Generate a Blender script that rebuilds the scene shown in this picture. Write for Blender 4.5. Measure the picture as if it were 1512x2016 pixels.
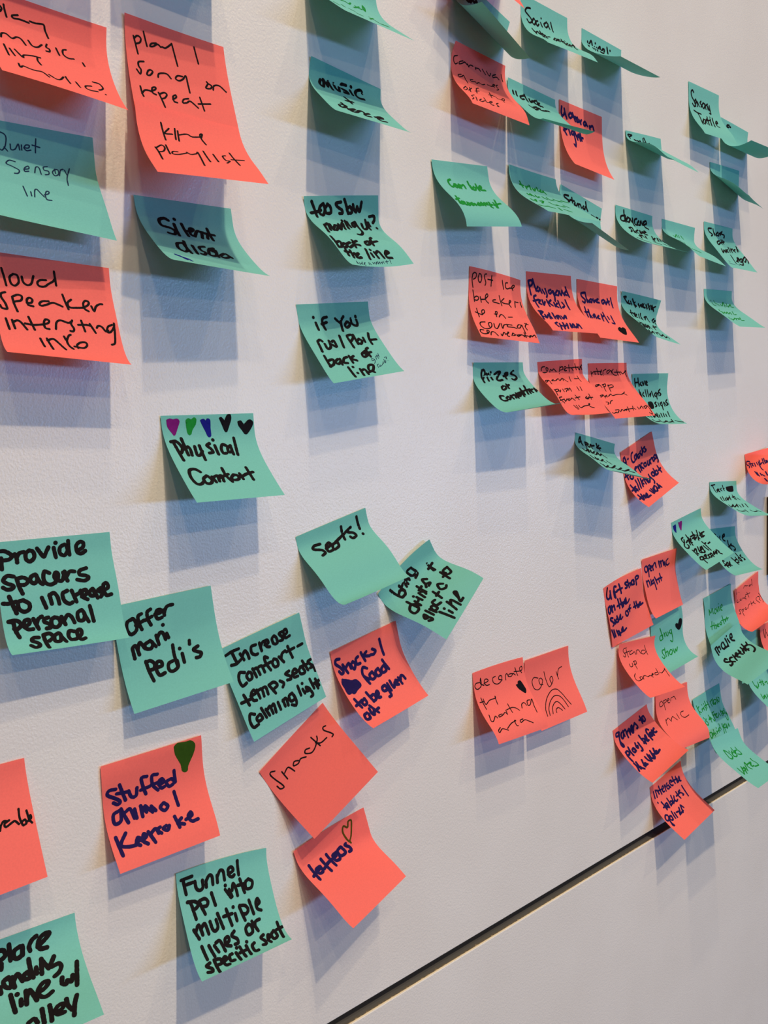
# Sticky notes on a textured white wall, seen obliquely. Units: metres. Wall face is the plane y = 0, room at y < 0.
import bpy, bmesh, math, random
import numpy as np
from mathutils import Matrix, Vector

for _o in list(bpy.data.objects):
    bpy.data.objects.remove(_o, do_unlink=True)
scene = bpy.context.scene
COL = scene.collection
CAMZ = 1.5

# ------------------------------------------------------------------ camera
YAW, PITCH, ROLL, DIST, FPX = [0.70561, -0.07629, -0.03342, 553.59408, 1604.75918]
def camera():
    cy, sy, cp, sp = math.cos(YAW), math.sin(YAW), math.cos(PITCH), math.sin(PITCH)
    fwd = Vector((sy*cp, cy*cp, sp)); right = Vector((cy, -sy, 0)); up = right.cross(fwd)
    r = right*math.cos(ROLL) + up*math.sin(ROLL); u = -right*math.sin(ROLL) + up*math.cos(ROLL)
    cd = bpy.data.cameras.new('camera'); cam = bpy.data.objects.new('camera', cd); COL.objects.link(cam)
    cd.sensor_fit = 'HORIZONTAL'; cd.sensor_width = 36.0; cd.lens = 36.0*FPX/1512.0
    cd.clip_start = 0.01
    m = Matrix((( r.x, u.x, -fwd.x, 0), (r.y, u.y, -fwd.y, -DIST/1000), (r.z, u.z, -fwd.z, CAMZ), (0, 0, 0, 1)))
    cam.matrix_world = m
    scene.camera = cam
camera()

# ------------------------------------------------------------------ world, lamps, exposure
scene.view_settings.view_transform = 'Standard'
scene.view_settings.look = 'None'
scene.view_settings.gamma = 1.0
scene.view_settings.use_curve_mapping = False
scene.view_settings.exposure = 0.0
w = bpy.data.worlds.new('world'); scene.world = w; w.use_nodes = True
bg = w.node_tree.nodes['Background']
bg.inputs[0].default_value = (0.62, 0.74, 1.0, 1); bg.inputs[1].default_value = 0.015

def area(name, loc, target, sx, sy, power, color):
    ld = bpy.data.lights.new(name, 'AREA'); ld.shape = 'RECTANGLE'; ld.size = sx; ld.size_y = sy
    ld.energy = power; ld.color = color
    o = bpy.data.objects.new(name, ld); COL.objects.link(o); o.location = loc
    d = Vector(target) - Vector(loc)
    if abs(d.x) < 1e-6 and abs(d.y) < 1e-6:
        o.rotation_euler = (0, 0, 0)
    else:
        o.rotation_euler = d.to_track_quat('-Z', 'Y').to_euler()
    return o
WARM = (1.0, 0.80, 0.545)
# grid of ceiling downlights 4.6 m above the camera; e = light each one gives the middle of the wall
def lamp(x, y, e):
    v = Vector((x - 0.6, y, 4.6)); r = v.length
    power = e/.8 * math.pi**2 * r*r / ((4.6/r) * (-y/r))
    area('ceiling_lamp', (x, y, CAMZ + 4.6), (x, y, 0), 0.12, 0.12, power, WARM)
for x, y, e in ((0.55, -3.7, .18), (0.55, -2.75, .085), (0.55, -1.8, .03), (0.55, -7.6, .06), (0.55, -17.0, .03), (3.3, -3.7, .035), (-1.4, -3.7, .032),
                (-0.3, -3.7, .025), (3.3, -7.6, .018), (-2.2, -7.6, .018), (1.9, -3.0, .015)):
    lamp(x, y, e)
# bright window band far across the room, bluish daylight
area('window_daylight', (8.0, -10.5, CAMZ + 0.06), (0.6, 0, CAMZ), 7.0, 0.7, 540, (0.26, 0.52, 1.0))
area('window_daylight', (-2.0, -5.2, CAMZ + 0.9), (0.5, 0, CAMZ), 2.0, 1.2, 11, (0.45, 0.62, 1.0))

# ------------------------------------------------------------------ materials
def nt(name):
    m = bpy.data.materials.new(name); m.use_nodes = True
    t = m.node_tree; return m, t, t.nodes['Principled BSDF']
def mat_wall(name, base):
    m, t, b = nt(name); N, L = t.nodes, t.links
    tc = N.new('ShaderNodeTexCoord')
    n1 = N.new('ShaderNodeTexNoise'); n1.inputs['Scale'].default_value = 640; n1.inputs['Detail'].default_value = 3; n1.inputs['Roughness'].default_value = .6
    mp = N.new('ShaderNodeMapping'); mp.inputs['Scale'].default_value = (1, 1, .8)
    n2 = N.new('ShaderNodeTexNoise'); n2.inputs['Scale'].default_value = 9; n2.inputs['Detail'].default_value = 2
    L.new(tc.outputs['Object'], mp.inputs[0]); L.new(mp.outputs[0], n1.inputs['Vector']); L.new(tc.outputs['Object'], n2.inputs['Vector'])
    bp = N.new('ShaderNodeBump'); bp.inputs['Strength'].default_value = 1.0; bp.inputs['Distance'].default_value = 0.00034
    L.new(n1.outputs['Fac'], bp.inputs['Height']); L.new(bp.outputs[0], b.inputs['Normal'])
    cr = N.new('ShaderNodeValToRGB'); cr.color_ramp.elements[0].position = .35; cr.color_ramp.elements[1].position = .7
    c = base; cr.color_ramp.elements[0].color = (c[0]*.96, c[1]*.955, c[2]*.95, 1); cr.color_ramp.elements[1].color = (*c, 1)
    L.new(n2.outputs['Fac'], cr.inputs[0]); L.new(cr.outputs[0], b.inputs['Base Color'])
    b.inputs['Roughness'].default_value = .30; b.inputs['Specular IOR Level'].default_value = .5
    return m
def mat_plain(name, c, rough=.6, spec=.3, noise=None):
    m, t, b = nt(name); N, L = t.nodes, t.links
    b.inputs['Roughness'].default_value = rough; b.inputs['Specular IOR Level'].default_value = spec
    tc = N.new('ShaderNodeTexCoord'); n = N.new('ShaderNodeTexNoise'); n.inputs['Scale'].default_value = noise or 60
    L.new(tc.outputs['Object'], n.inputs['Vector'])
    cr = N.new('ShaderNodeValToRGB'); cr.color_ramp.elements[0].color = (c[0]*.85, c[1]*.85, c[2]*.85, 1); cr.color_ramp.elements[1].color = (min(1, c[0]*1.1), min(1, c[1]*1.1), min(1, c[2]*1.1), 1)
    L.new(n.outputs['Fac'], cr.inputs[0]); L.new(cr.outputs[0], b.inputs['Base Color'])
    return m
def mat_paper(name, c, tr, fac):
    m = bpy.data.materials.new(name); m.use_nodes = True; t = m.node_tree; N, L = t.nodes, t.links
    for n in list(N): N.remove(n)
    out = N.new('ShaderNodeOutputMaterial')
    tc = N.new('ShaderNodeTexCoord')
    n1 = N.new('ShaderNodeTexNoise'); n1.inputs['Scale'].default_value = 900; n1.inputs['Detail'].default_value = 3
    n2 = N.new('ShaderNodeTexNoise'); n2.inputs['Scale'].default_value = 28; n2.inputs['Detail'].default_value = 1
    L.new(tc.outputs['Object'], n1.inputs['Vector']); L.new(tc.outputs['Object'], n2.inputs['Vector'])
    cr = N.new('ShaderNodeValToRGB'); cr.color_ramp.elements[0].position = .3; cr.color_ramp.elements[1].position = .7
    cr.color_ramp.elements[0].color = (c[0]*.93, c[1]*.93, c[2]*.93, 1); cr.color_ramp.elements[1].color = (*c, 1)
    L.new(n1.outputs['Fac'], cr.inputs[0])
    bp = N.new('ShaderNodeBump'); bp.inputs['Strength'].default_value = .5; bp.inputs['Distance'].default_value = 0.0006
    L.new(n2.outputs['Fac'], bp.inputs['Height'])
    d = N.new('ShaderNodeBsdfPrincipled'); d.inputs['Roughness'].default_value = .75; d.inputs['Specular IOR Level'].default_value = .18
    L.new(cr.outputs[0], d.inputs['Base Color']); L.new(bp.outputs[0], d.inputs['Normal'])
    tl = N.new('ShaderNodeBsdfTranslucent'); tl.inputs['Color'].default_value = (*tr, 1)
    mx = N.new('ShaderNodeMixShader'); mx.inputs[0].default_value = fac
    L.new(d.outputs[0], mx.inputs[1]); L.new(tl.outputs[0], mx.inputs[2]); L.new(mx.outputs[0], out.inputs[0])
    return m
def mat_ink(name, c, rough=.45):
    m, t, b = nt(name); N, L = t.nodes, t.links
    tc = N.new('ShaderNodeTexCoord'); n = N.new('ShaderNodeTexNoise'); n.inputs['Scale'].default_value = 350
    L.new(tc.outputs['Object'], n.inputs['Vector'])
    cr = N.new('ShaderNodeValToRGB'); cr.color_ramp.elements[0].color = (c[0]*.8, c[1]*.8, c[2]*.8, 1); cr.color_ramp.elements[1].color = (c[0]*1.2, c[1]*1.2, c[2]*1.2, 1)
    L.new(n.outputs['Fac'], cr.inputs[0]); L.new(cr.outputs[0], b.inputs['Base Color'])
    b.inputs['Roughness'].default_value = .7; b.inputs['Specular IOR Level'].default_value = .04
    return m
M_WALL = mat_wall('white_wall_paint', (.80, .775, .765))
M_PAPER = {'t': mat_paper('teal_paper', (.175, .53, .485), (.08, .50, .36), .08), 'r': mat_paper('coral_paper', (.99, .185, .16), (.95, .10, .05), .15)}
M_INK = {'k': mat_ink('black_marker', (.010, .008, .009)), 'h': mat_ink('black_marker_fill', (.008, .007, .010)), 'n': mat_ink('navy_marker', (.016, .010, .075)),
         'g': mat_ink('green_marker', (.012, .23, .035)), 'G': mat_ink('dark_green_marker', (.03, .075, .008)), 'b': mat_ink('blue_marker', (.010, .012, .20)),
         'p': mat_ink('purple_marker', (.17, .010, .16)), 'o': mat_ink('olive_marker', (.085, .06, .008)), 'd': mat_ink('blue_black_pen', (.015, .035, .075))}
INKNAME = {'k': 'black', 'h': 'black', 'n': 'navy', 'g': 'green', 'G': 'dark green', 'b': 'blue', 'p': 'purple', 'o': 'olive', 'd': 'blue-black'}

# ------------------------------------------------------------------ setting
def box(name, x0, x1, y0, y1, z0, z1, m, bevel=0.0, kind='structure', parent=None):
    bm = bmesh.new(); bmesh.ops.create_cube(bm, size=1)
    c = Vector(((x0+x1)/2, (y0+y1)/2, (z0+z1)/2))
    for v in bm.verts: v.co = Vector((v.co.x*(x1-x0), v.co.y*(y1-y0), v.co.z*(z1-z0)))
    if bevel: bmesh.ops.bevel(bm, geom=bm.edges[:], offset=bevel, segments=3, profile=.6, affect='EDGES')
    me = bpy.data.meshes.new(name); bm.to_mesh(me); bm.free(); me.materials.append(m)
    o = bpy.data.objects.new(name, me); COL.objects.link(o); o.location = c
    if kind: o['kind'] = kind
    if parent: o.parent = parent
    return o
ZU, ZL, TH = CAMZ - .4957, CAMZ - .5093, .018
upper = box('wall_back', -2.5, 4.5, 0, TH, ZU, 6.15, M_WALL, .0006)
upper['label'] = 'white textured wall panel carrying the sticky notes'
lower = box('wall_front', -2.5, 4.5, 0, TH, 0.0, ZL, M_WALL, .0008)
lower['label'] = 'white textured wall panel below the dark groove'
# charcoal channel between the two panels and the raw cream edge of the lower one
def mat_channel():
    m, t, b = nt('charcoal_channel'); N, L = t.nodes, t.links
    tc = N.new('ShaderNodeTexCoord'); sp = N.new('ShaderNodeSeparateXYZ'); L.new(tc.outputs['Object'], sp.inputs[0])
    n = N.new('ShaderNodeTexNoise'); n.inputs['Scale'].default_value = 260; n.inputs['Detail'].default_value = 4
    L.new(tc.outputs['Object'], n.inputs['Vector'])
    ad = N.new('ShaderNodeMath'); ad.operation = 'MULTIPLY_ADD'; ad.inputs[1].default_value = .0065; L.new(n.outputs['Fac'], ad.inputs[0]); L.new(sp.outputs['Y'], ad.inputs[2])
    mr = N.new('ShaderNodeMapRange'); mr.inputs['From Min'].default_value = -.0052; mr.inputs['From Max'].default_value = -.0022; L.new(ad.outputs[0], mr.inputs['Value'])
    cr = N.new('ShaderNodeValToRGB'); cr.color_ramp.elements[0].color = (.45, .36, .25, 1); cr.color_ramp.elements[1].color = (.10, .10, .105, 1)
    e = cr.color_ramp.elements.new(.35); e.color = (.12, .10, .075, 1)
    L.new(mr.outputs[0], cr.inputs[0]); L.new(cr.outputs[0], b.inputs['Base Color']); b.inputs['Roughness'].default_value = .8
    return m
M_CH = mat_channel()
ch = box('trim_1', -2.5, 4.5, TH, TH+.004, ZL-.01, ZU+.01, mat_plain('charcoal_paint', (.16, .16, .165)))
ch['label'] = 'dark recessed back of the groove between the wall panels'
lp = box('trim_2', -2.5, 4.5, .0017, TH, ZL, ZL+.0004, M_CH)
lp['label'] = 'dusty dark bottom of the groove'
le = box('trim_3', -2.5, 4.5, .0003, .0017, ZL-.0004, ZL+.0007, mat_plain('raw_cream_edge', (.88, .78, .60), .7), .0003)
le['label'] = 'thin cream edge strip along the lower panel'
M_FLOOR = mat_plain('grey_carpet', (.055, .05, .05), .9, .1, 30)
fl = box('floor', -2.5, 4.5, -20, 0.0, -.05, 0, M_FLOOR); fl['label'] = 'grey floor in front of the wall'
ce = box('ceiling', -2.5, 4.5, -20, 0.0, 6.15, 6.2, mat_plain('ceiling_white', (.3, .3, .3), .9, .1, 30)); ce['label'] = 'pale ceiling above the lamps'
wp = box('wall_plate', 1.2232, 1.335, -.014, 0, CAMZ-.2072, CAMZ-.0892, mat_plain('dark_brown_plastic', (.035, .018, .015), .5), .002, kind=None)
wp['label'] = 'dark brown plate fixed to the wall at the right edge of the photo'; wp['category'] = 'wall plate'

# ------------------------------------------------------------------ sticky note surface
W = 76.2
KQ = np.array([0.08, .36, .68, 1.0]); VI = np.linalg.inv(np.vander(KQ, 4, increasing=True))
def surface(p, cor, s, t):
    """paper bent about a straight axis; s across, t down, both 0..1; returns millimetres"""
    x, z, phi, z0 = p[:4]; th_ = np.array(p[4:8]); al = p[8]
    ca, sa = np.cos(al), np.sin(al)
    q = t*ca + s*sa; r = s*ca - t*sa
    qq = np.linspace(min(0, sa), ca + max(0, sa), 64)
    co = VI @ th_; qc = np.clip(qq, KQ[0], 1.02)
    th = co[0] + co[1]*qc + co[2]*qc**2 + co[3]*qc**3
    dq = qq[1]-qq[0]; c_, s_ = np.cos(th), np.sin(th)
    A = np.concatenate([[0], np.cumsum((c_[1:]+c_[:-1])/2)*dq]); B = np.concatenate([[0], np.cumsum((s_[1:]+s_[:-1])/2)*dq])
    A = A - np.interp(0, qq, A); B = B - np.interp(0, qq, B)
    pq = np.interp(q, qq, A); h = np.interp(q, qq, B)
    ss = r*ca + pq*sa; tt = -r*sa + pq*ca
    ex = np.array([np.cos(phi), 0, np.sin(phi)]); et = np.array([np.sin(phi), 0, -np.cos(phi)])
    P = np.array([x, 0, z]) + W*(ss[..., None]*ex + tt[..., None]*et) + (z0+W*h)[..., None]*np.array([0, -1., 0])
    qd = lambda v: np.stack([2*(v-.5)*(v-1), -4*v*(v-1), 2*v*(v-.5)], -1)
    a, b = qd(s), qd(t)
    w9 = (b[..., :, None]*a[..., None, :]).reshape(a.shape[:-1]+(9,))
    d = w9 @ np.array(cor).reshape(9, 2)
    P[..., 0] += d[..., 0]; P[..., 2] += d[..., 1]
    P[..., 1] = np.minimum(P[..., 1], -.12)
    return P
def lifted(p, cor, s, t, off):
    e = 2e-3
    P = surface(p, cor, s, t)
    a = surface(p, cor, s+e, t) - surface(p, cor, s-e, t); b = surface(p, cor, s, t+e) - surface(p, cor, s, t-e)
    n = np.cross(b, a); n /= (np.linalg.norm(n, axis=-1, keepdims=True)+1e-12)
    # the written face looks into the room at the top of the note
    return P + n*SGN*off
SGN = 1.0
def to_world(P): return np.stack([P[..., 0]/1000, P[..., 1]/1000, P[..., 2]/1000 + CAMZ], -1)

NG = 26
def mesh_obj(name, V, F, m, loc, parent=None, smooth=True):
    me = bpy.data.meshes.new(name); me.from_pydata((V).tolist(), [], F); me.update()
    if smooth: me.shade_smooth()
    me.materials.append(m)
    o = bpy.data.objects.new(name, me); COL.objects.link(o); o.location = loc
    if parent is not None: o.parent = parent; o.location = (0, 0, 0)
    return o
def note_mesh(p, cor):
    s, t = np.meshgrid(np.linspace(0, 1, NG), np.linspace(0, 1, NG))
    V = to_world(surface(p, cor, s.ravel(), t.ravel()))
    F = [(j*NG+i, (j+1)*NG+i, (j+1)*NG+i+1, j*NG+i+1) for j in range(NG-1) for i in range(NG-1)]
    return V, F
def smooth_line(pts, step):
    """Catmull-Rom through the pen points"""
    if len(pts) < 2: return pts
    out = []; n = len(pts)
    for i in range(n-1):
        p1, p2 = pts[i], pts[i+1]; p0 = pts[i-1] if i else 2*p1-p2; p3 = pts[i+2] if i+2 < n else 2*p2-p1
        L = np.linalg.norm(p2-p1); k = max(1, int(math.ceil(L/step)))
        for j in range(k):
            u = j/k
            out.append(.5*((2*p1)+(-p0+p2)*u+(2*p0-5*p1+4*p2-p3)*u*u+(-p0+3*p1-3*p2+p3)*u**3))
    out.append(pts[-1]); return np.array(out)
def ink_mesh(strokes, width, seed):
    """ribbons with round pen dabs, in note millimetres (s,t)*W; returns list of 2-D verts and faces"""
    rnd = random.Random(seed); V = []; F = []; Hh = []
    def dab(c, r, k):
        b = len(V)
        for i in range(k): V.append((c[0]+r*math.cos(2*math.pi*i/k), c[1]+r*math.sin(2*math.pi*i/k)))
        F.append(tuple(range(b+k-1, b-1, -1))); Hh.extend([(len(F) % 23)*.0025]*k)
    def line(pts, wd):
        pts = smooth_line(pts, 1.1 if wd > 1.6 else .9)
        n = len(pts); r = wd/2
        if n == 1: dab(pts[0], r*1.1, 12); return
        rr = [r*(1+rnd.uniform(-.07, .07)) for _ in range(n)]
        for i in range(n): dab(pts[i], rr[i], 12 if i in (0, n-1) else 8)
        for i in range(n-1):
            d = pts[i+1]-pts[i]; L = np.linalg.norm(d)
            if L < 1e-6: continue
            nx = np.array([-d[1], d[0]])/L; b = len(V)
            for q in (pts[i]+nx*rr[i], pts[i]-nx*rr[i], pts[i+1]-nx*rr[i+1], pts[i+1]+nx*rr[i+1]): V.append(tuple(q))
            F.append((b+3, b+2, b+1, b)); Hh.extend([(len(F) % 23)*.0025]*4)
    for st in strokes.split(';'):
        fill = st[0] == '#'
        pts = np.array([[float(a)*W/1000 for a in q.split(',')] for q in st.lstrip('#').split()])
        if not fill: line(pts, width); continue
        closed = np.vstack([pts, pts[:1]])
        line(closed, width*.8)
        y = pts[:, 1].min(); y1 = pts[:, 1].max()
        while y < y1:                                   # marker hatching that fills the outline
            xs = []
            for i in range(len(pts)):
                a, b = closed[i], closed[i+1]
                if (a[1] <= y) != (b[1] <= y): xs.append(a[0]+(b[0]-a[0])*(y-a[1])/(b[1]-a[1]))
            xs.sort()
            for a, b in zip(xs[::2], xs[1::2]): line(np.array([[a, y], [b, y]]), width*.9)
            y += width*.55
    return np.array(V), F, np.array(Hh)[:, None]

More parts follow.
